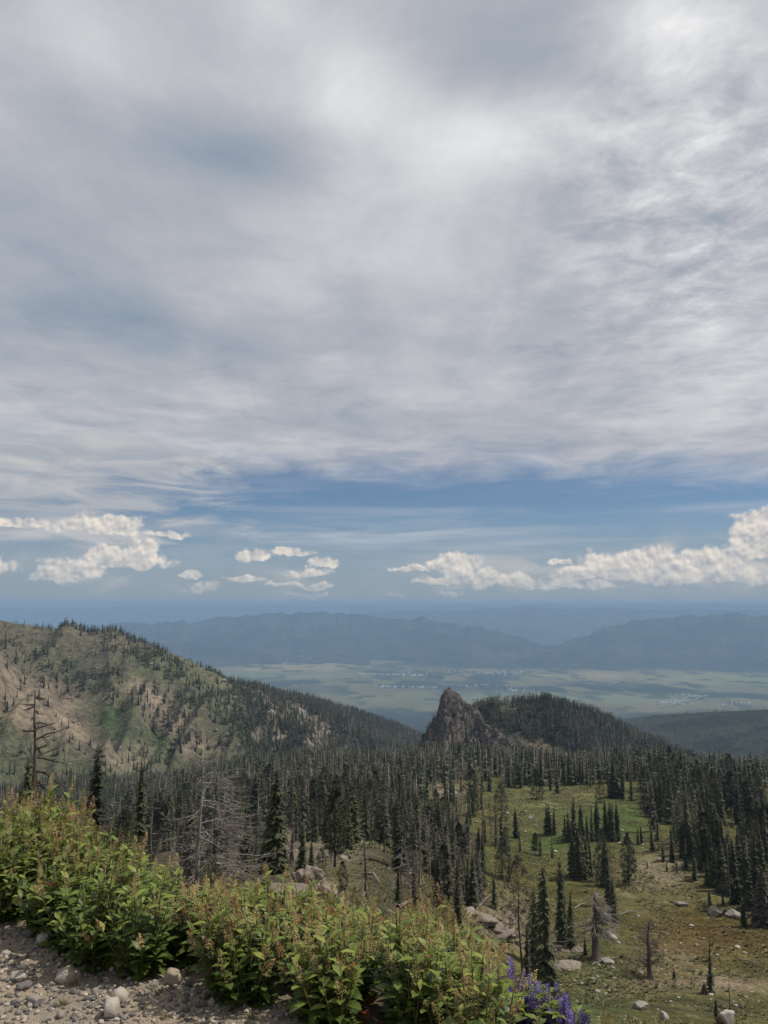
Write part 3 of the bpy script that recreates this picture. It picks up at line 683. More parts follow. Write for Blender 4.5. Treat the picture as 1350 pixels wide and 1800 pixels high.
# ------------------------------------------------------------------ haze: even pale air round everything, sky outside
def build_haze():
    x0, x1, y0, y1, z0, z1 = -76000, 76000, -76000, 76000, VALLEY - 60, 70
    V = [(x, y, z) for x in (x0, x1) for y in (y0, y1) for z in (z0, z1)]
    Fc = [(0, 1, 3, 2), (4, 6, 7, 5), (0, 4, 5, 1), (2, 3, 7, 6), (0, 2, 6, 4), (1, 5, 7, 3)]
    m = bpy.data.materials.new('haze_air'); m.use_nodes = True; nt = m.node_tree; nt.nodes.clear()
    out = nt.nodes.new('ShaderNodeOutputMaterial'); v = nt.nodes.new('ShaderNodeVolumePrincipled')
    v.inputs['Color'].default_value = (0.40, 0.60, 0.85, 1); v.inputs['Density'].default_value = HAZE; v.inputs['Anisotropy'].default_value = 0.0
    nt.links.new(v.outputs[0], out.inputs['Volume'])
    o = link('haze', mesh_np('haze', V, Fc, m), kind='stuff'); o['label'] = 'pale blue summer haze filling the valley air'
HAZE = 7.0e-5
build_haze()

# ------------------------------------------------------------------ tree kinds (unit height, scaled per tree)
def rv(a, b): return random.uniform(a, b)
def fir_crown(whorls, per, hi, rmax, sparse=0.0, z0=0.05, core=True, power=0.75, ragged=0.35):
    tb = TB()
    phase = rv(0, 6); lean = [rv(.75, 1.2) for _ in range(8)]
    for i in range(whorls):
        t = (i + rv(-.3, .3)) / whorls; z = z0 + (0.985 - z0) * max(0, t)
        R = rmax * ((1 - z) ** power) * rv(1 - ragged, 1 + ragged * .6) * (0.8 if t < 0.06 else 1) + 0.006
        for k in range(per):
            if random.random() < sparse: continue
            a = phase + i * 1.9 + 6.283 * k / per + rv(-.3, .3); r = R * rv(.7, 1.15) * lean[int(a / 6.283 * 8) % 8]
            ca, sa = math.cos(a), math.sin(a); dz = -r * rv(.25, .75) if z < .9 else r * .3
            zz = z + rv(-.008, .008); tip = (ca * r, sa * r, zz + dz)
            wd = r * (rv(.20, .32) if hi else rv(.30, .45))
            def pt(f, side, drop): return (ca * r * f - sa * side, sa * r * f + ca * side, zz + dz * f * f - drop)
            if hi:
                m0 = pt(.45, 0, -.002)
                tb.tri(m0, tip, pt(.55, wd, wd * .5)); tb.tri(m0, pt(.55, -wd, wd * .5), tip)
                tb.tri((0, 0, zz + .004), pt(.42, wd * .7, wd * .4), pt(.42, -wd * .7, wd * .4))
                for s in (-1, 1):
                    tb.tri(pt(.3, 0, 0), pt(.85, s * wd * 1.1, wd * rv(.5, 1)), pt(.5, s * wd * .5, wd * .2))
                tb.tri(pt(.6, 0, 0), pt(.95, rv(-.3, .3) * wd, wd * rv(.6, 1.2)), pt(.8, 0, 0))
            else:
                tb.tri((0, 0, zz + .01), pt(.75, wd, wd * .5), tip); tb.tri((0, 0, zz + .01), tip, pt(.75, -wd, wd * .5))
    if core:
        n = 5; b = len(tb.v)
        prof = [(z0 + .01, .30), (z0 + .16, .42), (.45, .40), (.7, .36), (.93, .2)]
        for z, f in prof:
            for k in range(n):
                a = 6.283 * k / n + z * 3; R = rmax * (1 - z) ** power * f * rv(.8, 1.2); tb.v.append((R * math.cos(a), R * math.sin(a), z))
        for i in range(len(prof) - 1):
            for k in range(n):
                p0 = b + i * n + k; p1 = b + i * n + (k + 1) % n; tb.f += [(p0, p1, p1 + n), (p0, p1 + n, p0 + n)]
    return tb
def trunk_tb(r0, top=1.0, n=6, bend=0.006, r1=0.002, segs=7, flare=1.6):
    tb = TB(); pts, rad = [], []; ox = oy = 0
    for i in range(segs + 1):
        t = i / segs; pts.append((ox, oy, -0.03 + t * (top + .03))); rad.append((r0 * (1 - t) + r1 * t) * (flare if i == 0 else 1)); ox += rv(-bend, bend); oy += rv(-bend, bend)
    tb.tube(pts, rad, n); tb.path = pts; return tb
def pine_crown(n_clump, per, size, wide, z0=0.25, flat=0.8):
    tb = TB()
    for i in range(n_clump):
        t = random.random(); z = z0 + (1 - z0) * t
        R = wide * max(0.0, 1 - abs(2 * t - .75) ** 2.2 / 1.7) * math.sqrt(rv(.03, 1.1))
        a = rv(0, 6.283); cx_, cy_, cz_ = R * math.cos(a), R * math.sin(a), z + rv(-.02, .02) - .02
        s = size * rv(.6, 1.25)
        for k in range(per):
            u = Vector((random.gauss(0, 1), random.gauss(0, 1), random.gauss(0, 1) * flat)).normalized(); c = Vector((cx_, cy_, cz_)) + u * s * rv(.1, .8)
            d = (u + Vector((math.cos(a) * .4, math.sin(a) * .4, .35))).normalized() * s * rv(.5, 1.0); w = d.orthogonal().normalized() * s * rv(.09, .2)
            tb.tri(tuple(c - w), tuple(c + w), tuple(c + d))
    return tb
def snag_parts(n_br, blen, twigs, z0=0.12, droop=0.35, r0=0.022, top=1.0, one_side=0.0, thick=1.0, n=4, up=0.2):
    tr = trunk_tb(r0, top, 8 if twigs else 6, 0.010, r0 * .12, 9, 1.9); br = TB()
    def limb(p, a, L, r, depth, elev):
        pts, rad = [Vector(p)], [r]; d = Vector((math.cos(a) * math.cos(elev), math.sin(a) * math.cos(elev), math.sin(elev)))
        segs = 6 if depth == 0 else 3; kids = []
        for i in range(segs):
            t = (i + 1) / segs
            d = (d + Vector((rv(-.22, .22), rv(-.22, .22), rv(-.16, .16) - droop * (1 - 1.6 * t)))).normalized()
            pts.append(pts[-1] + d * L / segs); rad.append(r * (1 - t * .72)); kids.append((pts[-1].copy(), d.copy(), t))
        br.tube([tuple(q) for q in pts], rad, 3, False)
        if depth < twigs:
            for q, dd, t in kids:
                for _ in range(2 if depth == 0 else 1):
                    if random.random() < .75: limb(q, math.atan2(dd.y, dd.x) + rv(-1.1, 1.1), L * rv(.22, .5) * (1.1 - .5 * t), r * .5 * (1 - .6 * t), depth + 1, rv(-.5, .4) + dd.z * .5)
    for i in range(n_br):
        t = (i + random.random()) / n_br; z = z0 + (top - z0 - .02) * t
        a = rv(0, 6.283)
        if random.random() < one_side: a = rv(-.7, .7)
        L = blen * (1 - .62 * t) * rv(.45, 1.2)
        k = min(len(tr.path) - 2, int((z + .03) / (top + .03) * 9)); px_, py_ = tr.path[k][0], tr.path[k][1]
        limb((px_, py_, z), a, L, .0060 * thick * (1.15 - .5 * t), 0, rv(-.25, .45) + up * t)
    return tr, br
K = {}
def kind(name, *parts): K[name] = [(pn, pm) for pn, pm in parts]
for i in range(4):
    random.seed(100 + i); rm = (.085, .10, .075, .115)[i]
    kind('fir_hi%d' % i, ('trunk', trunk_tb(.011).mesh('fir_trunk', M['bark'])), ('crown', fir_crown(84, 10, True, rm * 1.05, .10, .05, True, (.60, .50, .68, .75)[i], .55).mesh('fir_crown', M['fir'])))
    kind('fir_mid%d' % i, ('trunk', trunk_tb(.012, n=5, segs=3).mesh('fir_trunk', M['bark'])), ('crown', fir_crown(40, 7, False, rm * 1.05, .10, .05, True, (.60, .50, .68, .75)[i], .6).mesh('fir_crown', M['fir'])))
    kind('grey_mid%d' % i, ('trunk', trunk_tb(.012, n=5, segs=3).mesh('dying_trunk', M['deadwood'])), ('crown', fir_crown(42, 7, False, rm * 1.05, .45, .10, False).mesh('dying_crown', M['grey_crown'])))
    kind('grey_hi%d' % i, ('trunk', trunk_tb(.012).mesh('dying_trunk', M['deadwood'])), ('crown', fir_crown(70, 9, True, rm * 1.0, .5, .10, False, .6, .6).mesh('dying_crown', M['grey_crown'])))
    kind('pine%d' % i, ('trunk', trunk_tb(.016, .92, bend=.012).mesh('pine_trunk', M['bark'])), ('crown', pine_crown(260, 22, .036, (.17, .22, .15, .25)[i], (.10, .03, .20, .05)[i]).mesh('pine_crown', M['pine'])))
    t, b = snag_parts(26, .20, 1, .15, .3, .017, thick=.8); kind('snag_mid%d' % i, ('trunk', t.mesh('dead_trunk', M['deadwood'])), ('branches', b.mesh('dead_branches', M['deadwood'])))
    t, b = snag_parts(34, .24, 1, .22, .25, .018, thick=.8); kind('silver_mid%d' % i, ('trunk', t.mesh('silver_trunk', M['silver'])), ('branches', b.mesh('silver_branches', M['silver'])))
random.seed(300)
t, b = snag_parts(52, .36, 2, .14, .26, .022, 1.0, .2, .85); kind('snag_sweep0', ('trunk', t.mesh('snag_trunk', M['silver'])), ('branches', b.mesh('snag_branches', M['silver'])))
t, b = snag_parts(100, .50, 2, .08, .22, .026, .95, .6, .85); kind('snag_sweep1', ('trunk', t.mesh('snag_trunk', M['deadwood'])), ('branches', b.mesh('snag_branches', M['silver'])))
t, b = snag_parts(34, .30, 2, .30, .22, .026, 1.0, .1, 1.2); kind('snag_tall', ('trunk', t.mesh('snag_trunk', M['deadwood'])), ('branches', b.mesh('snag_branches', M['deadwood'])))
t, b = snag_parts(90, .42, 2, .34, .50, .050, .88, .55, 1.1, up=.0); kind('snag_droop', ('trunk', t.mesh('snag_trunk', M['deadwood'])), ('branches', b.mesh('snag_branches', M['silver'])))
t, b = snag_parts(80, .40, 2, .20, .02, .050, .97, .0, 1.2, up=.5); kind('snag_bushy', ('trunk', t.mesh('snag_trunk', M['deadwood'])), ('branches', b.mesh('snag_branches', M['deadwood'])))
t, b = snag_parts(30, .10, 1, .05, .1, .020, 1.0, .0, .9); kind('snag_stub', ('trunk', t.mesh('snag_trunk', M['bark'])), ('branches', b.mesh('snag_branches', M['silver'])))
t, b = snag_parts(5, .05, 0, .4, .1, .018, 1.0, .0, .8); kind('snag_pole', ('trunk', t.mesh('snag_trunk', M['deadwood'])), ('branches', b.mesh('snag_branches', M['deadwood'])))
t, b = snag_parts(40, .16, 1, .12, .5, .012, .98, .3, .7)
kind('fir_mixed', ('trunk', trunk_tb(.013).mesh('fir_trunk', M['bark'])), ('crown', fir_crown(84, 10, True, .125, .2, .06, True, .5, .5).mesh('fir_crown', M['fir'])), ('dead_branches', b.mesh('fir_dead_branches', M['silver'])))
kind('fir_slim', ('trunk', trunk_tb(.010).mesh('fir_trunk', M['bark'])), ('crown', fir_crown(50, 6, True, .085, .12, .06, True, 1.25, .5).mesh('fir_crown', M['fir'])))
kind('fir_full', ('trunk', trunk_tb(.012).mesh('fir_trunk', M['bark'])), ('crown', fir_crown(90, 11, True, .15, .03, .02, True, .85).mesh('fir_crown', M['fir'])))
kind('pine_sparse', ('trunk', trunk_tb(.011, .97, bend=.010).mesh('pine_trunk', M['deadwood'])), ('crown', pine_crown(240, 14, .024, .15, .38).mesh('pine_crown', M['grey_crown'])))
kind('fir_droopy', ('trunk', trunk_tb(.014).mesh('fir_trunk', M['bark'])), ('crown', fir_crown(80, 11, True, .20, .12, .03, True, .6, .45).mesh('fir_crown', M['grey_crown'])))
random.seed(400)
S_FIR = [fir_crown(12, 5, False, .09 + .02 * i, .08, .05, True, .62, .5).arrays() for i in range(3)]
S_CONE = [fir_crown(4, 3, False, .16, .0, .04, False).arrays() for i in range(2)]
S_PINE = [pine_crown(12, 6, .13, .19, .08).arrays() for i in range(2)]
def _deadS():
    t = trunk_tb(.014, n=3, segs=1); b = fir_crown(9, 3, False, .085, .25, .2, False)
    va, fa = t.arrays(); vb, fb = b.arrays(); return np.concatenate([va, vb]), np.concatenate([fa, fb + len(va)])
S_DEAD = [_deadS() for i in range(3)]

def plant_tree(name, kd, x, y, z, h, label, cat, group=None, w=1.0, rz=None):
    e = link(name, None, loc=(x, y, z - 0.02 * h), label=label, cat=cat, group=group)
    e.rotation_euler = (rv(-.03, .03), rv(-.03, .03), rv(0, 6.28) if rz is None else rz); w *= 1.2 if name == 'fir_tree' and kd != 'fir_slim' else 1.1
    e.scale = (h * w, h * w, h)
    e.empty_display_size = .1
    for pn, me in K[kd]: link(pn, me, e, kind='stuff' if 'branches' in pn else None)
    return e

# ------------------------------------------------------------------ trees one can point at, each where the photograph has it
def by_pixel(px, base, top):
    x, y, z = ground(px, base); r = math.hypot(x, y); return x, y, z, at_r(px, top, r)[2] - z
def by_dist(px, r, top):
    x, y, _ = at_r(px, top, r); z = hz(x, y); return x, y, z, at_r(px, top, r)[2] - z
random.seed(11)
named = [
 # name, kind, px, ('d', distance) or base row, top row, width factor, label, category, turn
 ('dead_tree', 'snag_tall', 64, ('d', 44), 1208, .72, 'tall broken dead tree with a few crooked limbs rising above the green shrub', 'dead tree', 1.0),
 ('fir_tree', 'fir_hi3', 48, ('d', 43), 1322, 1.1, 'small dark fir at the foot of the tall broken dead tree', 'fir tree', None),
 ('fir_tree', 'fir_hi0', 168, ('d', 60), 1297, .92, 'tall slim dark fir spire standing behind the tall green shrub', 'fir tree', None),
 ('fir_tree', 'fir_hi2', 247, ('d', 64), 1328, 1.05, 'slightly shorter slim fir spire between the tallest fir spire and the silver snags', 'fir tree', None),
 ('dead_tree', 'snag_sweep0', 350, ('d', 46), 1318, .85, 'silver dead tree with bare upright trunk and sideways twigs behind the shrubs', 'dead tree', 2.6),
 ('dead_tree', 'snag_sweep1', 378, ('d', 49), 1338, 1.0, 'bushy dead tree with long sweeping silver branches beside the upright silver snag', 'dead tree', -.1),
 ('fir_tree', 'fir_full', 432, ('d', 56), 1415, 1.0, 'dark full fir tucked behind the sweeping silver dead branches', 'fir tree', None),
 ('fir_tree', 'fir_mixed', 485, ('d', 57), 1345, .9, 'thick old fir with a blunt top and silvery dead twigs along its trunk', 'fir tree', None),
 ('fir_tree', 'fir_hi1', 548, ('d', 74), 1478, 1.2, 'short fir behind the dark rounded boulder', 'fir tree', None),
 ('pine_tree', 'pine1', 566, 1540, 1488, .9, 'low bushy olive pine next to the dark rounded boulder', 'pine tree', None),
 ('pine_tree', 'pine3', 602, 1568, 1512, .7, 'small olive pine on the rocky slope above the shrubs', 'pine tree', None),
 ('dead_tree', 'snag_stub', 643, 1590, 1455, 1.0, 'black burnt trunk with pale broken stubs all along it', 'dead tree', None),
 ('dead_tree', 'silver_mid1', 705, 1585, 1470, 1.3, 'pale twisted dead tree among grey snags above the shrubs', 'dead tree', None),
 ('dead_tree', 'snag_bushy', 728, 1600, 1490, .9, 'grey dead tree with a dense tangle of fine twigs', 'dead tree', None),
 ('fir_tree', 'fir_hi0', 700, 1590, 1520, 1.2, 'short dark fir under the tangled grey dead tree', 'fir tree', None),
 ('fir_tree', 'fir_hi1', 770, 1600, 1500, 1.0, 'dark fir at the edge of the grey snags above the shrub tops', 'fir tree', None),
 ('fir_tree', 'fir_hi2', 806, 1640, 1545, 1.25, 'short dense fir just beyond the highest green shoot of the shrub bank', 'fir tree', None),
 ('dead_tree', 'snag_mid1', 838, 1602, 1490, 1.3, 'leaning dark dead tree with crossed branches beside the tan outcrop', 'dead tree', None),
 ('pine_tree', 'pine_sparse', 919, 1720, 1498, .9, 'thin grey pine with a sparse airy crown on a bare lower trunk', 'pine tree', None),
 ('fir_tree', 'fir_hi0', 957, 1740, 1512, 1.05, 'tall dark column-like fir standing beside the violet lupines', 'fir tree', None),
 ('fir_tree', 'fir_hi2', 941, 1700, 1552, 1.3, 'shorter dark fir pressed against the tall column-like fir', 'fir tree', None),
 ('fir_tree', 'fir_hi1', 989, 1662, 1510, .85, 'dark double-topped fir above the slanting tan rock ledge', 'fir tree', None),
 ('fir_tree', 'fir_hi3', 1003, 1668, 1560, .75, 'shorter fir grown into the double-topped fir above the tan ledge', 'fir tree', None),
 ('fir_tree', 'fir_hi0', 928, 1722, 1620, .9, 'slim dark young fir at the foot of the sparse grey pine', 'fir tree', None),
 ('dead_tree', 'snag_droop', 1047, 1687, 1548, 1.1, 'thick dead tree with grey branches drooping to one side over the meadow slope', 'dead tree', 0.0),
 ('fir_tree', 'fir_hi3', 1079, 1622, 1540, 1.15, 'dark fir skirt directly behind the drooping dead tree', 'fir tree', None),
 ('fir_tree', 'fir_hi2', 1029, 1680, 1645, 1.3, 'knee-high dark fir sapling beside the drooping dead tree', 'fir tree', None),
 ('dead_tree', 'snag_bushy', 1142, 1722, 1612, .95, 'lone bushy dead tree with stout trunk on a bare earth mound', 'dead tree', None),
 ('fir_tree', 'fir_hi3', 1185, 1723, 1702, 1.6, 'tiny fir sapling next to the lone bushy dead tree', 'fir tree', None),
 ('fir_tree', 'fir_slim', 1249, 1745, 1632, 1.0, 'lone needle-thin fir standing on the open brown meadow', 'fir tree', None),
 ('fir_tree', 'fir_full', 1238, 1748, 1726, 1.6, 'low fir clump at the base of the needle-thin fir', 'fir tree', None),
 ('fir_tree', 'fir_hi1', 1259, 1790, 1756, 1.3, 'small fir beside the big pale boulder at the meadow edge', 'fir tree', None),
 ('dead_tree', 'snag_pole', 1283, 1778, 1714, 1.0, 'thin bare dead pole standing on the rocky meadow', 'dead tree', None),
 ('fir_tree', 'fir_droopy', 1340, 1628, 1520, .9, 'broad shaggy brownish fir at the near corner of the dense stand', 'fir tree', None),
 ('fir_tree', 'fir_hi1', 1308, 1630, 1580, 1.2, 'small dark fir leaning out from the shaggy brownish fir', 'fir tree', None),
 ('fir_tree', 'fir_hi3', 1248, 1592, 1562, 1.2, 'thin young fir just behind the pale meadow boulders', 'fir tree', None),
 ('fir_tree', 'fir_hi1', 1271, 1592, 1564, 1.0, 'second young fir behind the pale meadow boulders, close to the dense stand', 'fir tree', None),
 ('pine_tree', 'pine1', 1240, 1603, 1585, 1.4, 'low round pine bush beside the largest pale meadow boulder', 'pine tree', None),
 ('pine_tree', 'pine1', 943, 1406, 1350, 1.05, 'broad round dark pine at the head of the green meadow', 'pine tree', None),
 ('fir_tree', 'fir_full', 1080, 1403, 1334, 1.2, 'largest broad dark fir at the far edge of the green meadow', 'fir tree', None),
 ('pine_tree', 'pine3', 1056, 1412, 1370, .9, 'lighter green pine beside the largest broad fir of the meadow edge', 'pine tree', None),
 ('pine_tree', 'pine1', 882, 1442, 1375, .9, 'big dark pine on the stony side of the green meadow', 'pine tree', None),
 ('fir_tree', 'fir_hi3', 907, 1474, 1416, .95, 'lone pointed fir with a wide skirt on the open green meadow', 'fir tree', None),
 ('fir_tree', 'fir_slim', 914, 1498, 1453, 1.1, 'thin fir just below the lone pointed meadow fir', 'fir tree', None),
 ('pine_tree', 'pine0', 889, 1502, 1452, 1.0, 'small open-branched pine on the near green meadow', 'pine tree', None),
 ('pine_tree', 'pine2', 941, 1503, 1463, 1.2, 'round little pine paired with a thin fir on the meadow', 'pine tree', None),
 ('fir_tree', 'fir_slim', 951, 1506, 1454, 1.1, 'thin fir paired with a round little pine on the meadow', 'fir tree', None),
 ('fir_tree', 'fir_slim', 971, 1509, 1468, 1.2, 'thin dark fir alone on the bright green strip of meadow', 'fir tree', None),
 ('pine_tree', 'pine0', 1106, 1556, 1462, .8, 'tall ragged pine with bare lower trunk on the dry tan ground', 'pine tree', None),
 ('pine_tree', 'pine1', 1060, 1552, 1452, .7, 'tall dark pine at the near end of the meadow fir clump', 'pine tree', None),
 ('dead_tree', 'silver_mid2', 1052, 1520, 1446, 1.1, 'pale dead top standing inside the meadow fir clump', 'dead tree', None),
 ('dead_tree', 'silver_mid0', 1234, 1486, 1440, 1.5, 'pinkish grey dead tree within the dense dark stand', 'dead tree', None),
 ('dead_tree', 'silver_mid3', 1283, 1590, 1484, .9, 'pale scraggy dead tree in front of the dense dark stand', 'dead tree', None),
]
for nm, kd, px, b, top, w, lab, cat, turn in named:
    x, y, z, h = by_dist(px, b[1], top) if isinstance(b, tuple) else by_pixel(px, b, top)
    plant_tree(nm, kd, x, y, z, h, lab, cat, None, w, turn)
sets = [   # look-alikes of one clump share a label
 ('fir_tree', 'narrow dark fir in the tight clump on the green meadow', 'firs of the meadow clump',
  [(960, 1467, 1410), (966, 1468, 1411), (974, 1468, 1414), (1000, 1478, 1421), (1009, 1472, 1399), (1021, 1476, 1412), (1041, 1480, 1413), (1050, 1476, 1402), (1066, 1476, 1404), (1073, 1478, 1410), (1078, 1479, 1409), (1086, 1478, 1407), (993, 1470, 1430), (1033, 1482, 1432)], 1.0),
 ('fir_tree', 'tall black-green fir in the densest dark group below the meadow clump', 'firs of the dark group',
  [(1008, 1546, 1462), (1016, 1548, 1450), (1024, 1546, 1448), (1031, 1544, 1462), (1037, 1540, 1475), (1003, 1540, 1480), (1070, 1590, 1500), (1064, 1560, 1470)], 1.0),
 ('fir_tree', 'fir at the meadow-side fringe of the dense dark stand', 'firs fringing the dense stand',
  [(1147, 1498, 1440), (1166, 1516, 1476), (1182, 1516, 1450), (1156, 1480, 1430), (1190, 1536, 1512), (1221, 1548, 1500), (1243, 1556, 1495), (1258, 1560, 1480), (1122, 1486, 1452), (1128, 1483, 1450), (1205, 1528, 1470), (1270, 1568, 1470), (1295, 1590, 1470), (1316, 1600, 1475), (1330, 1600, 1460), (1303, 1575, 1460), (1172, 1533, 1512), (1138, 1528, 1512), (1345, 1600, 1440), (1200, 1510, 1440), (1230, 1530, 1455)], 1.05),
 ('fir_tree', 'fir in the row along the far edge of the green meadow', 'firs along the far meadow edge',
  [(980, 1394, 1336), (968, 1390, 1340), (905, 1386, 1345), (895, 1384, 1340), (915, 1385, 1350), (992, 1380, 1345), (1010, 1378, 1348), (1022, 1379, 1350), (1038, 1384, 1352), (1095, 1405, 1350), (1110, 1408, 1348), (860, 1392, 1350), (848, 1396, 1355), (835, 1392, 1345), (1070, 1400, 1360)], 1.05),
]
for nm, lab, grp, pts, w in sets:
    for i, (px, b, top) in enumerate(pts):
        x, y, z, h = by_pixel(px, b, top)
        plant_tree(nm, 'fir_%s%d' % ('hi' if b - top > 60 else 'mid', i % 4), x, y, z, h, lab, 'fir tree', grp, w * rv(.85, 1.2))

# ------------------------------------------------------------------ the woods
def inside(px, py, poly):
    r = np.zeros(px.shape, bool); n = len(poly)
    for i in range(n):
        (x1, y1), (x2, y2) = poly[i], poly[(i + 1) % n]
        c = ((y1 > py) != (y2 > py)) & (px < (x2 - x1) * (py - y1) / (y2 - y1 + 1e-9) + x1); r ^= c
    return r
def scatter(n, r0, r1, a0, a1):
    r = np.sqrt(RNG.random(n) * (r1 * r1 - r0 * r0) + r0 * r0); a = np.radians(RNG.uniform(a0, a1, n)); x, y = r * np.sin(a), r * np.cos(a); return x, y, H(x, y), r
# per m2 densities of the basin woods in zones of the photograph: (polygon, density, live share, height range)
ZONES = [
 ([(-260, 1325), (480, 1325), (480, 1440), (330, 1470), (-260, 1450)], .042, .66, (8, 14), 'valley'),
 ([(-260, 1450), (330, 1470), (480, 1440), (520, 1520), (480, 1600), (-260, 1600)], .022, .68, (3.5, 8), 'lower slope'),
 ([(480, 1322), (745, 1318), (760, 1400), (720, 1440), (690, 1480), (640, 1470), (560, 1470), (500, 1470)], .046, .52, (7, 13), 'grey'),
 ([(640, 1470), (720, 1440), (780, 1470), (850, 1520), (850, 1600), (760, 1610), (650, 1600), (625, 1530)], .085, .5, (6, 11), 'snags'),
 ([(690, 1440), (860, 1420), (875, 1500), (850, 1520), (780, 1470), (720, 1440)], .016, .4, (6, 11), 'snags'),
 ([(480, 1440), (650, 1440), (640, 1530), (620, 1590), (480, 1600)], .022, .6, (4, 9), 'snags'),
 ([(830, 1480), (905, 1480), (900, 1600), (850, 1610)], .024, .45, (5, 10), 'snags'),
 ([(745, 1318), (1140, 1330), (1140, 1372), (1060, 1380), (880, 1385), (800, 1380), (760, 1400)], .040, .62, (9, 15), 'edge'),
 ([(760, 1400), (800, 1385), (860, 1390), (860, 1440), (800, 1450)], .010, .6, (8, 13), 'edge'),
 ([(1130, 1330), (1420, 1320), (1420, 1600), (1330, 1590), (1260, 1555), (1190, 1512), (1140, 1480), (1128, 1400)], .036, .80, (11, 17), 'stand'),
 ([(1420, 1320), (1700, 1320), (1700, 1700), (1420, 1640)], .022, .8, (10, 16), 'stand'),
]
LAB = {
 'valley': ('fir in the dense dark valley wood below the tan hillside', 'slim grey dead tree in the valley wood below the tan hillside'),
 'lower slope': ('fir on the shaded slope just behind the leafy shrubs', 'thin dead tree on the shaded slope just behind the leafy shrubs'),
 'grey': ('fir among the crowded grey dead trunks of the central wood', 'grey dead trunk in the crowded central wood'),
 'snags': ('fir mixed into the snag thicket beside the tan rocky slope', 'grey dead tree in the snag thicket beside the tan rocky slope'),
 'edge': ('fir in the wood at the foot of the rock crag and knoll', 'grey dead tree in the wood at the foot of the crag and knoll'),
 'stand': ('tall dark fir inside the dense stand beside the brown meadow', 'grey dead tree inside the dense stand beside the brown meadow'),
}
x, y, z, r = scatter(46000, 38, 760, -36, 36)
px, py = project(x, y, z)
clump = fbm(x / 24, y / 24, 3, 201)
area = math.radians(72) * (760 ** 2 - 38 ** 2) / 2; dens0 = 46000 / area
trees = []
taken = np.zeros(len(x), bool)
for poly, dens, live, (h0, h1), zn in ZONES:
    m = inside(px, py, poly) & ~taken & (RNG.random(len(x)) < dens / dens0 * np.clip((clump - .30) * 4.2, 0.05, 2.2)); taken |= m
    for i in np.nonzero(m)[0]:
        h = (h0 + (h1 - h0) * random.random() ** .8) * (0.45 if random.random() < .14 else 1); u = random.random()
        kd = 'fir' if u < live * .80 else 'pine' if u < live else 'dead' if u < live + (1 - live) * .62 else 'grey'
        trees.append((h * F / r[i], kd, x[i], y[i], z[i], h, zn, px[i]))
# beyond the wood's edge of the valley: same wood, farther on
x, y, z, r = scatter(9000, 700, 1150, -34, -4)
hA = h_A(x, y); low = (hA < base_h(x, y) + 6) & (RNG.random(len(x)) < .35)
for i in np.nonzero(low)[0]:
    trees.append((1.0, 'fir' if random.random() < .75 else 'dead', x[i], y[i], z[i], rv(8, 15), 'valley', 0))
trees.sort(key=lambda t: -t[0])
left = {'fir': 280 - sum(len(s[3]) for s in sets) - 30, 'pine': 110, 'dead': 240, 'grey': 90}
NAMES = {'fir': ('fir_tree', 'fir tree'), 'pine': ('pine_tree', 'pine tree'), 'dead': ('dead_tree', 'dead tree'), 'grey': ('dying_tree', 'dying tree')}
rest = {k: [] for k in left}
for app, kd, tx, ty, tz, h, zn, tpx in trees:
    if left[kd] > 0 and -10 < tpx < 1360 and app > 12:
        left[kd] -= 1; v = random.randrange(4)
        nm, cat = NAMES[kd]; lab = LAB[zn][0 if kd in ('fir', 'pine') else 1]
        if kd == 'pine': lab = lab.replace('fir', 'round-topped pine', 1)
        if kd == 'grey': lab = lab.replace('dead', 'half-bare dying', 1)
        k = {'fir': 'fir_%s%d' % ('hi' if app > 55 else 'mid', v), 'pine': 'pine%d' % v, 'dead': ('silver_mid%d' if random.random() < .3 else 'snag_mid%d') % v, 'grey': 'grey_%s%d' % ('hi' if app > 60 else 'mid', v)}[kd]
        wf = {'fir': rv(.7, 1.55), 'pine': rv(.8, 1.1), 'dead': rv(.7, 1.1), 'grey': rv(.8, 1.3)}[kd]; lo, hi_ = {z_[4]: z_[3] for z_ in ZONES}[zn]
        size = 'stunted ' if h < lo else 'short ' if h < lo + (hi_ - lo) * .35 else 'middling ' if h < lo + (hi_ - lo) * .7 else 'tall '
        lab = size + ('slim ' if wf < 1.05 else 'broad ') + lab.replace('tall ', '').replace('slim ', '').replace('thin ', '')
        if k.startswith('silver'): lab = lab.replace('grey dead', 'silvery dead').replace(' dead tree on', ' silvery dead tree on')
        plant_tree(nm, k, tx, ty, tz, h, lab, cat, '%ss, %s wood' % (cat, zn), wf)
    else: rest[kd].append((tx, ty, tz - .2, h * rv(1.1, 1.8), h, rv(0, 6.28)))
print('individual trees left over:', left, {k: len(v) for k, v in rest.items()})

def parts_of(pl, tmpls, tint=None):
    pl = np.array(pl); n = len(tmpls); return [join_copies('s', t, pl[i::n], None, extra=None if tint is None else tint[i::n]) for i, t in enumerate(tmpls) if len(pl[i::n])]
stuff('valley_forest', parts_of(rest['fir'], S_FIR) + (parts_of(rest['pine'], S_PINE) if rest['pine'] else []), M['fir_stuff'], 'mass of small distant conifers filling the basin woods')
stuff('dead_stand', parts_of(rest['dead'] + rest['grey'], S_DEAD), M['dead_stuff'], 'mass of small distant grey dead trunks in the basin woods')
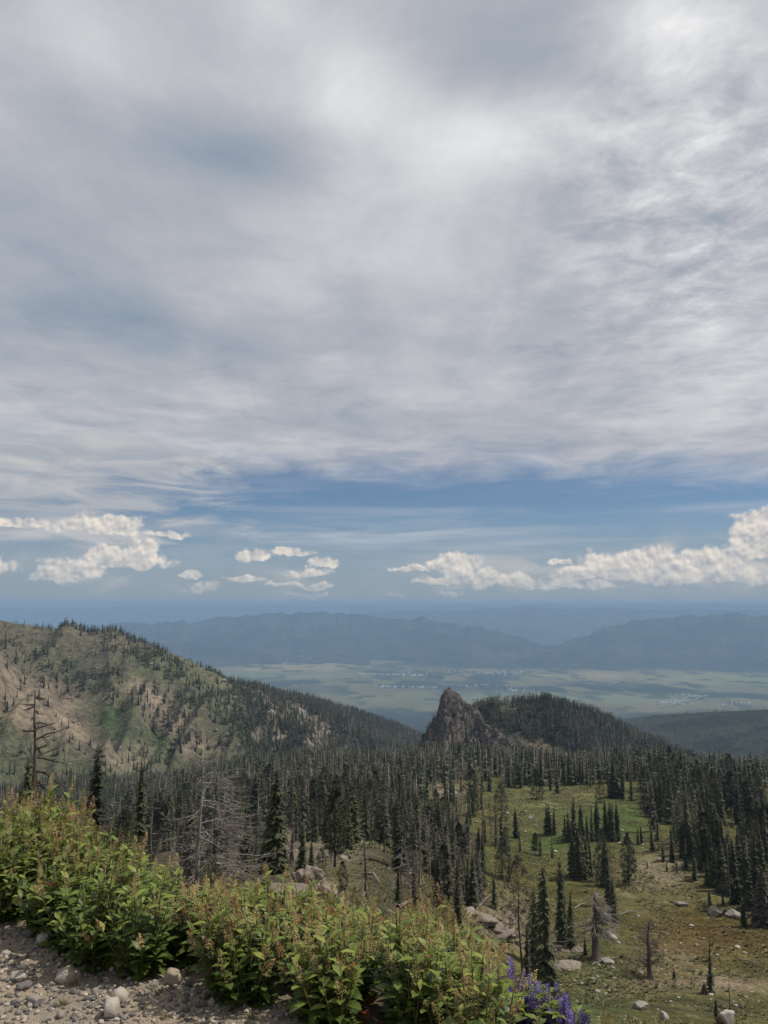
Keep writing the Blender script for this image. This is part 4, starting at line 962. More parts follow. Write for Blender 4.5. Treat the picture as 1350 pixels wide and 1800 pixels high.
# hillside: scattered conifers, thick along the crest and on the far spur
x, y, z, r = scatter(90000, 760, 2500, -36, 6)
hA = h_A(x, y); on = (hA > base_h(x, y) + 5); x, y, z, r = x[on], y[on], z[on], r[on]
px, py = project(x, y, z); cz, d, fr, t = ridge_h(x, y, CREST_A, 0, 0)
gr = fbm(x / 55, y / 55, 4, 211)
dens = .24 * sstep(.52, .62, gr) + .05 * sstep(.5, .6, gr) * sstep(1240, 1150, py)
dens = np.maximum(dens, .55 * np.exp(-(d / 22) ** 2) * sstep(60, 130, px) * sstep(.30, .44, gr)); dens = np.maximum(dens, .022)
for e in ((150, 1190, 60, 12, .5), (185, 1165, 50, 14, .5), (255, 1215, 16, 24, .6), (310, 1240, 22, 30, .6), (290, 1180, 40, 18, .5), (330, 1300, 50, 24, .4), (370, 1240, 40, 40, .5)): dens = np.maximum(dens, .34 * ell(px, py, *e) * sstep(.35, .55, gr))
dens = dens * (1 - .93 * np.clip(ell(px, py, 70, 1240, 130, 42, .5) * 1.5 + ell(px, py, 205, 1275, 30, 44, -.5) + ell(px, py, 40, 1110, 60, 14), 0, 1))
sp = sstep(390, 470, px + (gr - .5) * 80); rock = np.clip(sum(ell(px, py, *e) for e in ((530, 1252, 54, 22, .7), (470, 1235, 34, 16, .8), (485, 1302, 44, 11, .2), (560, 1285, 36, 12, .6))), 0, 1)
dens = dens * (1 - sp) + sp * (.85 - .7 * rock)
k = (RNG.random(len(x)) < dens * 2.0) & (fr | (d < 15))
hh = (RNG.uniform(7, 15, len(x)) * np.where(d < 40, .9, 1) + sp * 4); deadsp = (RNG.random(len(x)) < .08 + .30 * sp * (fbm(x / 80, y / 80, 2, 213) > .5))
pl = [(x[i], y[i], z[i] - .4, hh[i] * rv(1.2, 2.1), hh[i], rv(0, 6)) for i in np.nonzero(k & ~deadsp)[0]]
pd = [(x[i], y[i], z[i] - .4, hh[i], hh[i], rv(0, 6)) for i in np.nonzero(k & deadsp)[0]]
stuff('hillside_conifers', parts_of(pl, S_FIR[:2] + S_PINE[:1]), M['fir_stuff'], 'small conifers scattered over the tan hillside and its wooded spur')
stuff('hillside_dead_trees', parts_of(pd, S_DEAD), M['dead_stuff'], 'grey dead trees scattered over the hillside and its spur')
n1 = len(pl) + len(pd)
rk = (RNG.random(len(x)) < .16 * sstep(.66, .78, ridged(x / 40, y / 40, 3, 217)) + .02) & fr
rw = RNG.lognormal(math.log(2.6), .5, len(x))
ROCKPL = np.c_[x, y, z - rw * .15, rw, rw * .8, RNG.uniform(0, 6, len(x))][rk]
sh = (RNG.random(len(x)) < .55 * sstep(.40, .62, fbm(x / 14, y / 14, 3, 215)) * (1 - .8 * np.clip(ell(px, py, 70, 1240, 130, 42, .5) * 1.3, 0, 1))) & fr & (sp < .6)
stuff('hillside_shrubs', parts_of(np.c_[x, y, z - .2, RNG.uniform(4, 9, len(x)), RNG.uniform(1.0, 2.6, len(x)), RNG.uniform(0, 6, len(x))][sh], S_CONE), M['fir_stuff'], 'low dark shrubs dotted over the tan hillside')
# the knoll and the ledges of the crag
x, y, z, r = scatter(42000, 780, 1330, 2, 26)
hC = h_C(x, y); hR = h_R(x, y); bz = base_h(x, y); px, py = project(x, y, z)
gr = fbm(x / 18, y / 18, 3, 221)
onC = (hC > bz) & (hC >= hR); onR = (hR > bz) & (hR > hC)
dC = .95 * (1 - np.clip(ell(px, py, 925, 1312, 40, 10, .55) + ell(px, py, 965, 1318, 30, 14, .5) + ell(px, py, 1010, 1332, 34, 9, .3), 0, 1))
gp = sstep(.56, .64, fbm(x / 26, y / 26, 3, 223)) * sstep(1010, 930, px); dC = dC * (1 - .75 * gp)
czR, dR, _, _ = ridge_h(x, y, CREST_R, 0, 0)
dR_ = .75 * sstep(.38, .5, gr) * sstep(1226, 1250, py) + .3 * sstep(1285, 1310, py)
k = (RNG.random(len(x)) < np.where(onC, dC, np.where(onR, dR_, .35 * (r > 820)))) & ((onC | onR) | (px > 735))
hh = np.where(onR, RNG.uniform(4, 8, len(x)), RNG.uniform(9, 16, len(x))); dd = RNG.random(len(x)) < np.where(px > 1000, .45, np.where(px > 900, .2, .08))
pl = [(x[i], y[i], z[i] - .4, hh[i] * rv(1.2, 2.0), hh[i], rv(0, 6)) for i in np.nonzero(k & ~dd)[0]]
pd = [(x[i], y[i], z[i] - .4, hh[i] * 1.3, hh[i], rv(0, 6)) for i in np.nonzero(k & dd)[0]]
_p = np.array(pl); _q = project(_p[:, 0], _p[:, 1], _p[:, 2])[0]
stuff('knoll_conifers', parts_of(pl, S_FIR[:2] + S_PINE, np.clip(RNG.random(len(_q)) * .7 + .85 * sstep(960, 880, _q) - .05, 0, 1.5)), M['fir_stuff'], 'dense conifers covering the knoll and dotting the rock crag')
stuff('knoll_dead_trees', parts_of(pd, S_DEAD), M['dead_stuff'], 'brown dead trees on the falling shoulder of the knoll')
n2 = len(pl) + len(pd)
# hazy foothill forest
x, y, z, r = scatter(52000, 1250, 4300, -4, 33)
ok = (h_A(x, y) < z - 1) | (x > 250); px, py = project(x, y, z); ok &= (px > 560)
x, y, z = x[ok], y[ok], z[ok]; hh = RNG.uniform(13, 22, len(x)); ww = hh * RNG.uniform(1.3, 2.2, len(x))
stuff('foothill_forest', parts_of(np.c_[x, y, z - .5, ww, hh, RNG.uniform(0, 6, len(x))], S_CONE), M['fir_stuff'], 'hazy dark forest covering the lower foothills toward the valley')
print('far trees', n1, n2, len(x), 'time', round(time.time() - T0, 1))

# ------------------------------------------------------------------ rocks
def ico(sub):
    import bmesh
    bm = bmesh.new(); bmesh.ops.create_icosphere(bm, subdivisions=sub, radius=0.5)
    V = np.array([v.co[:] for v in bm.verts]); Fc = np.array([[v.index for v in f.verts] for f in bm.faces]); bm.free(); return V, Fc
def rock_arrays(seed, sub, flat=.7, angular=.5, lump=.25):
    g_ = np.random.default_rng(seed); V, Fc = ico(sub); d = V / np.linalg.norm(V, axis=1)[:, None]
    r = np.full(len(V), .5)
    for _ in range(int(5 + 9 * angular)):
        n = g_.normal(size=3); n /= np.linalg.norm(n); c = g_.uniform(.30, .46) + (1 - angular) * .08
        dot = d @ n; r = np.where(dot * r > c, np.minimum(r, c / np.maximum(dot, 1e-3)), r)
    ph = g_.uniform(0, 9, 3)
    r = r * (1 + lump * .30 * np.sin(d[:, 0] * 5 + ph[0]) * np.sin(d[:, 1] * 5 + ph[1]) + lump * .12 * np.sin(d[:, 2] * 13 + ph[2]) * np.sin(d[:, 0] * 11 + ph[1]))
    V = d * r[:, None] * np.array([1, g_.uniform(.7, .95), flat]); V[:, 2] -= V[:, 2].min() * .72; return V, Fc
def rough_rock(seed, sub, flat, angular, lump, amp=.16, cuts=0):
    V, Fc = rock_arrays(seed, sub, flat, angular, lump)
    g_ = np.random.default_rng(seed + 9)
    for _ in range(cuts):
        nn = g_.normal(size=3); nn /= np.linalg.norm(nn); c = g_.uniform(.20, .36); q_ = (V - V.mean(0)) @ nn; V = V - np.maximum(q_ - c, 0)[:, None] * nn
    n = V / np.maximum(np.linalg.norm(V, axis=1), 1e-6)[:, None]
    q = (ridged(V[:, 0] * 5 + V[:, 2] * 3.1 + seed, V[:, 1] * 5 - V[:, 2] * 3.7, 4, seed) - .6) * amp + (fbm(V[:, 0] * 16 + V[:, 2] * 9, V[:, 1] * 16 - V[:, 2] * 7, 3, seed + 5) - .5) * amp * .5
    return V + n * q[:, None], Fc
BOULDER = [mesh_np('boulder', *rough_rock(500 + i, 4, .6 + .12 * (i % 3), .9, .2, .07, 9), M['granite'], False) for i in range(5)]
DARKB = [mesh_np('boulder', *rough_rock(520 + i, 5, .8, .6, .4, .14), M['outcrop'], True) for i in range(3)]
LEDGE = [mesh_np('rock', *rough_rock(540 + i, 4, .5, 1.0, .2, .16), M['outcrop'], False) for i in range(5)]
ROCKS = [mesh_np('meadow_rock', *rock_arrays(560 + i, 2, .5, .9, .3), M['granite'], False) for i in range(6)]
def outcrop(px, py, wpx, hpx, n, label):
    """a group of angular blocks breaking through the turf"""
    x, y, z = ground(px, py); rr = math.sqrt(x * x + y * y + z * z); W, Hh = wpx * rr / F, hpx * rr / F
    e = link('rock_outcrop', None, loc=(x, y, z), label=label, cat='rock outcrop'); e.empty_display_size = .1
    for i in range(n):
        dx = rv(-.5, .5) * W; dy = rv(-.1, .7) * W * .6; w = W * rv(.28, .55); zz = hz(x + dx, y + dy) - z
        o = link('rock', random.choice(LEDGE), e, loc=(dx, dy, zz - w * .13)); o.scale = (w, w * rv(.6, 1), min(w * rv(.5, .9), Hh * 1.4)); o.rotation_euler = (rv(-.25, .25), rv(-.1, .35), rv(0, 6.28))
def place_rock(name, me, px, py, wpx, hpx, label, cat, group=None, r=None, rz=None):
    if r is None: x, y, z = ground(px, py)
    else:
        x, y, _ = at_r(px, py, r); z = hz(x, y)
    rr = math.sqrt(x * x + y * y + z * z); w = wpx * rr / F; h = hpx * rr / F
    o = link(name, me, loc=(x, y, z - .22 * h), label=label, cat=cat, group=group)
    b = np.array([v.co[:] for v in me.vertices]); ext = b.max(0) - b.min(0)
    o.scale = (w / ext[0], w / ext[0] * rv(.7, 1), h / ext[2] * 1.15); o.rotation_euler = (rv(-.1, .1), rv(-.12, .12), rv(-.5, .5) if rz is None else rz); return o
random.seed(21)
for args in (
 ('boulder', DARKB[0], 545, 1558, 58, 40, 'dark rounded boulder on the slope just beyond the leafy shrubs', 'boulder'),
 ('boulder', LEDGE[2], 508, 1573, 100, 18, 'flat pale slab at the foot of the dark rounded boulder', 'boulder'),
 ('boulder', DARKB[1], 574, 1578, 40, 28, 'small grey block beside the flat pale slab', 'boulder'),
 ('boulder', BOULDER[1], 430, 1538, 30, 16, 'pale rock below the sweeping silver dead tree', 'boulder'),
 ('boulder', BOULDER[0], 1258, 1609, 22, 15, 'largest pale angular boulder on the brown meadow', 'boulder'),
 ('boulder', BOULDER[2], 1289, 1613, 20, 12, 'pale boulder tucked against the dense stand', 'boulder'),
 ('boulder', BOULDER[3], 1197, 1593, 18, 7, 'low flat pale rock in the middle of the brown meadow', 'boulder'),
 ('boulder', BOULDER[4], 1277, 1800, 34, 26, 'big grey-white boulder below the thin dead pole', 'boulder'),
 ('boulder', LEDGE[0], 1000, 1703, 46, 12, 'long grey slab lying below the slanting tan ledge', 'boulder'),
 ('boulder', BOULDER[0], 1073, 1650, 20, 13, 'white rock behind the drooping dead tree', 'boulder'),
 ('boulder', BOULDER[2], 1067, 1694, 18, 8, 'white rock at the foot of the drooping dead tree', 'boulder'),
 ('boulder', BOULDER[3], 1126, 1775, 20, 12, 'rounded grey rock on the green slope under the lone dead tree', 'boulder'),
 ('boulder', BOULDER[1], 1166, 1794, 14, 14, 'upright grey stone among dry grass at the near meadow slope', 'boulder'),
 ('boulder', BOULDER[4], 911, 1663, 12, 11, 'white stone under the sparse grey pine', 'boulder'),
 ('OUT', 882, 1650, 120, 62, 'tan cracked granite outcrop beside the sparse grey pine'),
 ('OUT', 985, 1672, 74, 30, 'slanting tan rock ledge under the double-topped fir'),
 ('OUT', 590, 1508, 80, 34, 'tan rocky hump with fallen logs in the central wood'),
 ('OUT', 503, 1500, 60, 44, 'tan granite outcrop behind the thick old fir'),
 ('OUT', 785, 1397, 46, 18, 'tan outcrop with a sunlit face at the edge of the green meadow'),
 ('OUT', 240, 1470, 70, 30, 'tan stony hump between the two slim fir spires'),
):
    if args[0] == 'OUT': outcrop(args[1], args[2], int(args[3] * .8), int(args[4] * .7), 9, args[5])
    else: place_rock(*args)
place_rock('rock_outcrop', DARKB[2], 78, 1440, 120, 62, 'pale granite outcrop showing behind the tall green shrub', 'rock outcrop', r=13)
def log(px0, py0, px1, py1, rad, label):
    a, b = Vector(ground(px0, py0)), Vector(ground(px1, py1)); up = Vector((0, 0, rad * 1.0)); tb = TB()
    tb.tube([a + up, (a + b) / 2 + up * 1.6 + Vector((.1, .1, .2)), b + up], [rad, rad * .85, rad * .5], 8)
    c = (a + b) / 2; V, Fc = tb.arrays(); V = V - np.array(c); link('fallen_log', mesh_np('fallen_log', V, Fc, M['silver'], True), loc=c, label=label, cat='log')
log(596, 1478, 616, 1510, .22, 'longest fallen silver log on the tan rocky hump'); log(586, 1482, 606, 1496, .15, 'shorter fallen log lying across the tan rocky hump')
log(1040, 1698, 1088, 1684, .14, 'thin fallen log at the foot of the drooping dead tree'); log(1178, 1586, 1194, 1594, .2, 'pale fallen log on the brown meadow')
log(838, 1600, 868, 1570, .13, 'leaning dead log beside the dark crossed dead tree')
for i_, (a_, b_, c_, d_, lab_) in enumerate(((700, 1600, 740, 1585, 'grey log fallen among the snags above the shrub tops'), (760, 1560, 800, 1548, 'log fallen under the dark fir beside the snags'), (860, 1550, 890, 1562, 'short log on the meadow edge near the snag thicket'), (1120, 1520, 1150, 1528, 'bleached log on the dry tan ground'), (1160, 1640, 1182, 1650, 'log beyond the lone bushy dead tree'), (1090, 1610, 1118, 1604, 'log by the dark fir skirt'), (920, 1440, 940, 1446, 'log at the head of the green meadow'), (1300, 1690, 1340, 1700, 'log lying across the open brown meadow'), (1010, 1600, 1030, 1590, 'log below the densest dark fir group'), (640, 1540, 668, 1556, 'log beside the black burnt trunk'))): log(a_, b_, c_, d_, .10 + .03 * (i_ % 3), lab_)
cells = [((1130, 1500, 90, 50), 26, 'pale stone on the dry tan ground beside the dense stand', 'stones of the dry ground'), ((1220, 1660, 100, 60), 22, 'white stone scattered on the brown meadow', 'stones of the brown meadow'),
         ((1080, 1720, 90, 60), 30, 'pale stone on the grassy slope around the lone dead tree', 'stones of the grassy slope'), ((960, 1450, 70, 50), 28, 'white stone dotting the green meadow', 'stones of the green meadow'),
         ((600, 1500, 60, 50), 18, 'pale stone on the rocky slope of the central wood', 'stones of the rocky slope'), ((1250, 1770, 90, 26), 24, 'grey stone on the rubbly bank at the near meadow edge', 'stones of the rubbly bank')]
for (cx_, cy_, sx, sy), n, lab, grp in cells:
    for _ in range(n):
        a, b = random.gauss(cx_, sx * .55), random.gauss(cy_, sy * .5)
        if b > 1800 or b < 1395 or a > 1350: continue
        w = 2.6 + 6.5 * random.random() ** 2.2; place_rock('rock', random.choice(ROCKS), a, b, w, w * rv(.3, .6), lab, 'rock', grp)
stuff('hillside_rocks', [join_copies('r', rock_arrays(580 + i, 1, .7, 1.0, .3), ROCKPL[i::3], None) for i in range(3)], mat_tint('hillside_rock', (0.13, 0.105, 0.085), (0.30, 0.25, 0.20)), 'broken rocks strewn over the tan hillside')
# tussocks: the meadow's rough turf
tb = TB()
for i in range(9):
    a = 6.283 * i / 9 + rv(-.3, .3); ca, sa = math.cos(a), math.sin(a); r_ = rv(.25, .5); tb.tri((-sa * .12, ca * .12, 0), (sa * .12, -ca * .12, 0), (ca * r_, sa * r_, rv(.5, 1)))
x, y, z, r = scatter(120000, 75, 400, -3, 28); px, py = project(x, y, z)
m = (RNG.random(len(x)) < .75 * sstep(.38, .6, fbm(x / 6, y / 6, 3, 231))) & (px > 560) & (py > 1385) & (py < 1830)
x, y, z = x[m], y[m], z[m]; hh = RNG.uniform(.15, .5, len(x)) * np.where(RNG.random(len(x)) < .06, 2.0, 1)
stuff('meadow_turf', [join_copies('t', tb.arrays(), np.c_[x, y, z - .03, hh * 2.0, hh, RNG.uniform(0, 6, len(x))], None)], M['tuft'], 'rough tussocky turf of the meadow basin')

x, y = RNG.uniform(-30, 34, 60000), RNG.uniform(1.5, 62, 60000); s_ = edge_s(x, y); m = (s_ > 1.0) & (RNG.random(len(x)) < np.clip(14 / np.hypot(x, y), .12, 1) * (.3 + .7 * sstep(.35, .6, fbm(x / 3, y / 3, 3, 233)))); x, y = x[m], y[m]
hh = RNG.uniform(.08, .30, len(x)) * (.5 + .5 * sstep(4, 20, np.hypot(x, y)))
stuff('slope_grass', [join_copies('t', tb.arrays(), np.c_[x, y, base_h(x, y) - .06, hh * 1.6, hh, RNG.uniform(0, 6, len(x))], None)], M['tuft'], 'rough dry grass on the steep slope behind the shrub bank')
# ------------------------------------------------------------------ roadside: dirt, gravel, stones
def build_roadside():
    xs, ys = np.arange(-9, 8, .07), np.arange(-2.5, 11, .07); X, Y = np.meshgrid(xs, ys, indexing='ij'); x, y = X.ravel(), Y.ravel()
    s = edge_s(x, y); z = base_h(x, y) + (fbm(x * 2.2, y * 2.2, 4, 241) - .5) * .05
    e = np.minimum(np.minimum(x + 9, 8 - x), np.minimum(y + 2.5, 11 - y)); z -= .25 * sstep(.5, 0, e)
    me = mesh_np('roadside_ground', np.c_[x, y, z], grid_faces(len(xs), len(ys)), M['dirt'], True, {'soil': sstep(.0, .35, s + (fbm(x * 3, y * 3, 3, 243) - .5) * .3)})
    link('roadside_ground', me, kind='structure')
build_roadside()
def road_z(x, y): return base_h(np.array([x]), np.array([y]))[0] + (fbm(np.array([x * 2.2]), np.array([y * 2.2]), 4, 241)[0] - .5) * .05
n = 34000
gx, gy = RNG.uniform(-2.7, .6, n), RNG.uniform(2.6, 4.7, n); s = edge_s(gx, gy)
dn = sstep(.28, -.05, s) * (.35 + .65 * sstep(.34, .52, fbm(gx * 1.6, gy * 1.6, 3, 251))) * np.where((gy < 2.9), .4, 1)
m = RNG.random(n) < dn; gx, gy = gx[m], gy[m]; gz = base_h(gx, gy) + (fbm(gx * 2.2, gy * 2.2, 4, 241) - .5) * .05
sz = RNG.lognormal(math.log(.0125), .42, len(gx)); pale = RNG.random(len(gx)) < .30
peb = [rock_arrays(600 + i, 1, .62, .6, .2) for i in range(5)]
def pebs(sel): return [join_copies('p', peb[i], np.c_[gx, gy, gz - sz * .12, sz, sz * RNG.uniform(.7, 1.2, len(sz)), RNG.uniform(0, 6, len(sz))][sel][i::5], None) for i in range(5)]
def mat_gravel(name, c0, c1):
    m_, nt, b = new_mat(name, .85, .2); c = mixc(nt, E(nt, attr(nt, 'tint', True)), c0, c1); c = scale_col(nt, c, (noise(nt, pos(nt), 120.0, 3, .6) - .5) * .9 + 1.0)
    nt.links.new(c, b.inputs['Base Color']); return m_
stuff('gravel', pebs(~pale), mat_gravel('gravel_grey', (.085, .079, .074), (.27, .235, .195)), 'small dark grey gravel of the roadside', True)
stuff('pale_gravel', pebs(pale), mat_gravel('gravel_tan', (.26, .205, .145), (.50, .44, .36)), 'small pale tan gravel of the roadside', True)
random.seed(31)
STONE_G = [mesh_np('stone', *rock_arrays(640 + i, 3, .6, .55, .35), M['pebble'], True) for i in range(7)]
STONE_P = [mesh_np('stone', *rock_arrays(660 + i, 3, .62, .45, .35), M['pale_pebble'], True) for i in range(7)]
def flat_hit(px, py):
    dx, dy, dz = ray(px, py); k = -1.6 / dz; x, y = dx * k, dy * k; k = (road_z(x, y)) / dz; return dx * k, dy * k
def stone(px, py, wpx, me, label, group=None, tall=1.0):
    x, y = flat_hit(px, py); z = road_z(x, y); w = wpx * math.sqrt(x * x + y * y + z * z) / F
    o = link('stone', me, loc=(x, y, z - w * .06), label=label, cat='stone', group=group); o.scale = (w, w, w * tall); o.rotation_euler = (rv(-.25, .25), rv(-.25, .25), rv(0, 6.28))
for a in ((305, 1726, 30, STONE_P[0], 'rounded pinkish stone at the gravel edge under the shrub bank', None, 1.5), (209, 1764, 27, STONE_P[1], 'cream cracked stone touching a tan egg-shaped stone', None, 1.6), (196, 1784, 30, STONE_P[2], 'tan egg-shaped stone in front of the cream cracked stone', None, 1.5),
          (118, 1722, 36, STONE_P[3], 'wide flat tan stone in the grey gravel', None, 1.0), (140, 1701, 30, STONE_P[4], 'long low cream stone behind the wide flat tan stone', None, .7), (83, 1654, 26, STONE_P[5], 'tan stone beside a speckled white stone below the shrub', None, 1.1),
          (77, 1644, 24, BOULDER[1], 'speckled grey-white stone at the foot of the tall shrub', None, 1.1), (51, 1645, 18, STONE_G[2], 'pale grey round stone at the foot of the tall shrub', None, 1.2), (33, 1722, 26, STONE_P[6], 'tan stone half sunk in dark gravel', None, .9), (58, 1762, 22, STONE_G[1], 'smooth olive grey stone in the near gravel', None, 1.1), (167, 1686, 18, STONE_P[1], 'cream stone near the red withered plant', None, 1.2), (43, 1738, 24, STONE_G[3], 'grey-brown stone next to the half-sunk tan stone', None, 1.0)): stone(*a)
MARKS = ((305, 1726, 'the rounded pinkish stone'), (203, 1774, 'the cream cracked stone'), (120, 1715, 'the wide flat tan stone'), (165, 1672, 'the red withered plant'), (60, 1648, 'the speckled grey-white stone'), (40, 1735, 'the half-sunk tan stone'), (58, 1785, 'the smooth olive stone'), (440, 1785, 'the long shrub bank'), (250, 1690, 'the gap between the shrub masses'))
cnt = 0
while cnt < 270:
    a, b = rv(-20, 600), rv(1625, 1800); x, y = flat_hit(a, b)
    if edge_s(x, y) > .02: continue
    p_ = random.random() < .33; w = rv(6, 10) if random.random() < .88 else rv(10, 15)
    tl = rv(.7, 1.2); near_ = min(MARKS, key=lambda m_: (m_[0] - a) ** 2 + (m_[1] - b) ** 2)[2]
    stone(a, b, w, random.choice(STONE_P if p_ else STONE_G), '%s %s %s stone in the gravel near %s' % ('larger' if w > 11 else 'small', 'flat' if tl < .95 else 'rounded', 'pale tan' if p_ else 'grey', near_), 'pale stones of the gravel' if p_ else 'grey stones of the gravel', tl); cnt += 1

# ------------------------------------------------------------------ the leafy shrub bank
def leaf_arrays(rows, wmax, bend, fold):
    V, Fc = [], []; prof = {4: (0, .30, .5, .34, 0), 2: (0, .5, 0), 3: (0, .42, .44, 0)}[rows]
    for i in range(rows + 1):
        t = i / rows; y = t; z = -bend * t * t; w = prof[i] * wmax; V += [(-w, y, z + fold * w), (0, y, z), (w, y, z + fold * w)]
    for i in range(rows):
        a = 3 * i; Fc += [(a, a + 1, a + 4), (a, a + 4, a + 3), (a + 1, a + 2, a + 5), (a + 1, a + 5, a + 4)]
    return np.array(V, float), np.array(Fc)
LEAFSHAPE = [leaf_arrays(4, w, b, f) for w, b, f in ((.42, .15, .35), (.50, .35, .25), (.36, .05, .5), (.46, .55, .2))]
LEAVES = {k: [mesh_np('leaf', *L_, M[mk], True) for L_ in LEAFSHAPE] for k, mk in (('green', 'leaf'), ('yellow', 'leaf_yellow'), ('red', 'leaf_red'))}
LOWLEAF = [leaf_arrays(3, .42, .2, .3), leaf_arrays(3, .48, .45, .2)]
def frame(o, d, up, s):
    y = d.normalized(); x = y.cross(up); x = x.normalized() if x.length > 1e-4 else Vector((1, 0, 0)); z = x.cross(y)
    return Matrix(((x.x * s, y.x * s, z.x * s, o.x), (x.y * s, y.y * s, z.y * s, o.y), (x.z * s, y.z * s, z.z * s, o.z), (0, 0, 0, 1)))
def panicle_mesh(seed, mat, n=95, size=.020):
    random.seed(seed); tb = TB(); tb.tube([(0, 0, 0), (0, .5, .0), (0, 1, .02)], [.012, .008, .004], 3)
    for i in range(n):
        t = random.random() ** .8; R = .26 * (1 - t) ** .8 * math.sqrt(random.random()) + .012; a = rv(0, 6.283); c = Vector((R * math.cos(a), t + R * .35, R * math.sin(a))); s = size * rv(.7, 1.5)
        p = [c + Vector(v) * s for v in ((1, 0, 0), (-.5, .87, 0), (-.5, -.87, 0), (0, 0, 1.3), (0, 0, -1.3))]
        for f in ((0, 1, 3), (1, 2, 3), (2, 0, 3), (1, 0, 4), (2, 1, 4), (0, 2, 4)): tb.tri(*(tuple(p[k]) for k in f))
    return tb.mesh('flower_panicle', mat)
PAN = {'yellow': [panicle_mesh(700 + i, M['pan_yellow']) for i in range(3)], 'orange': [panicle_mesh(710 + i, M['pan_orange']) for i in range(3)]}
def plant_template(seed, n_stem, show, pan_share, orange, yellow, leaf_len, tilt):
    random.seed(seed); stems = TB(); lv = []; parts = []
    for i in range(n_stem):
        a = rv(0, 6.283); b = Vector((math.cos(a), math.sin(a), 0)) * rv(0, .12); ti = rv(0, tilt); az_ = a + rv(-.4, .4); H_ = rv(.62, .95) * (1 - ti * .35)
        d = Vector((math.cos(az_) * math.sin(ti), math.sin(az_) * math.sin(ti), math.cos(ti))); pts = [b - d * .08]
        for k in range(6):
            d = (d + Vector((rv(-.08, .08), rv(-.08, .08), .07))).normalized(); pts.append(pts[-1] + d * H_ / 6 * 1.05)
        stems.tube([tuple(p) for p in pts], [.011 - .0012 * k for k in range(7)], 4)
        nl = random.randint(14, 18); la = rv(0, 6.28)
        for k in range(nl):
            t = .10 + .88 * k / nl; f = t * 6; j = min(5, int(f)); p = pts[j].lerp(pts[j + 1], f - j); la += 2.4 + rv(-.4, .4); el_ = rv(-.15, .45) + t * .45
            dd = Vector((math.cos(la) * math.cos(el_), math.sin(la) * math.cos(el_), math.sin(el_))) + d * .15
            lv.append((p, dd, leaf_len * rv(.7, 1.2) * (1.12 - .45 * t), p.z * 1.1 + math.hypot(p.x, p.y) * .9 + dd.z * .1 + rv(0, .12), t))
        if random.random() < pan_share: parts.append(('flower_panicle', random.choice(PAN['orange' if random.random() < orange else 'yellow']), frame(pts[-1] - d * .06, d + Vector((rv(-.15, .15), rv(-.15, .15), 0)), Vector((rv(-1, 1), rv(-1, 1), .2)), rv(.12, .22))))
        for _ in range(1 if random.random() < pan_share * .6 else 0):
            q = pts[4]; dq = Vector((rv(-1, 1), rv(-1, 1), .9)); parts.append(('flower_panicle', random.choice(PAN['orange' if random.random() < orange else 'yellow']), frame(q, dq, Vector((0, 0, 1)), rv(.16, .24))))
    lv.sort(key=lambda l: -l[3])
    for p, dd, ln, _, t in lv[:show]:
        c = 'yellow' if random.random() < yellow * (.4 + t) else 'red' if random.random() < .012 else 'green'
        parts.append(('leaf', random.choice(LEAVES[c]), frame(p, dd, Vector((rv(-.3, .3), rv(-.3, .3), 1)), ln)))
    V, Fc, T = [], [], []; off = 0
    for p, dd, ln, _, t in lv[show:]:
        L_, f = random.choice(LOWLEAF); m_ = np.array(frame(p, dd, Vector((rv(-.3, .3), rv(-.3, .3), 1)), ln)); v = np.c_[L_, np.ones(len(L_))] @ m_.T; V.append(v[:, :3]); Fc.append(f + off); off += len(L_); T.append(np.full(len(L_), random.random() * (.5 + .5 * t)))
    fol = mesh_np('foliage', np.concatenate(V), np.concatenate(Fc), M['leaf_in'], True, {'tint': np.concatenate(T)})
    return [('stems', stems.mesh('stems', M['stem']), None), ('foliage', fol, None)] + parts
TPL = {'bushy': [plant_template(800 + i, 26, 60, .28, .55, .16, .150, .70) for i in range(3)], 'upright': [plant_template(820 + i, 26, 58, .42, .25, .45, .160, .48) for i in range(3)],
       'seedy': [plant_template(840 + i, 24, 50, .90, .45, .35, .145, .58) for i in range(2)]}
def grow(tpl, x, y, z, h, label, group, name='leafy_shrub', cat='shrub', wide=1.0):
    e = link(name, None, loc=(x, y, z), label=label, cat=cat, group=group); e.rotation_euler = (rv(-.06, .06), rv(-.06, .06), rv(0, 6.28)); e.scale = (h * wide, h * wide, h); e.empty_display_size = .1
    for pn, me, mt in tpl:
        o = link(pn, me, e, mtx=mt)
        if pn in ('foliage', 'stems'): o['kind'] = 'stuff'
    return e
random.seed(41)
TOPX = [-300, 0, 40, 80, 130, 200, 250, 290, 320, 360, 480, 600, 700, 780, 850, 900, 960, 1010, 1100, 1300]
TOPY = [1400, 1405, 1392, 1380, 1425, 1455, 1490, 1525, 1540, 1525, 1535, 1562, 1560, 1585, 1645, 1715, 1785, 1830, 1860, 1880]
npl = 0
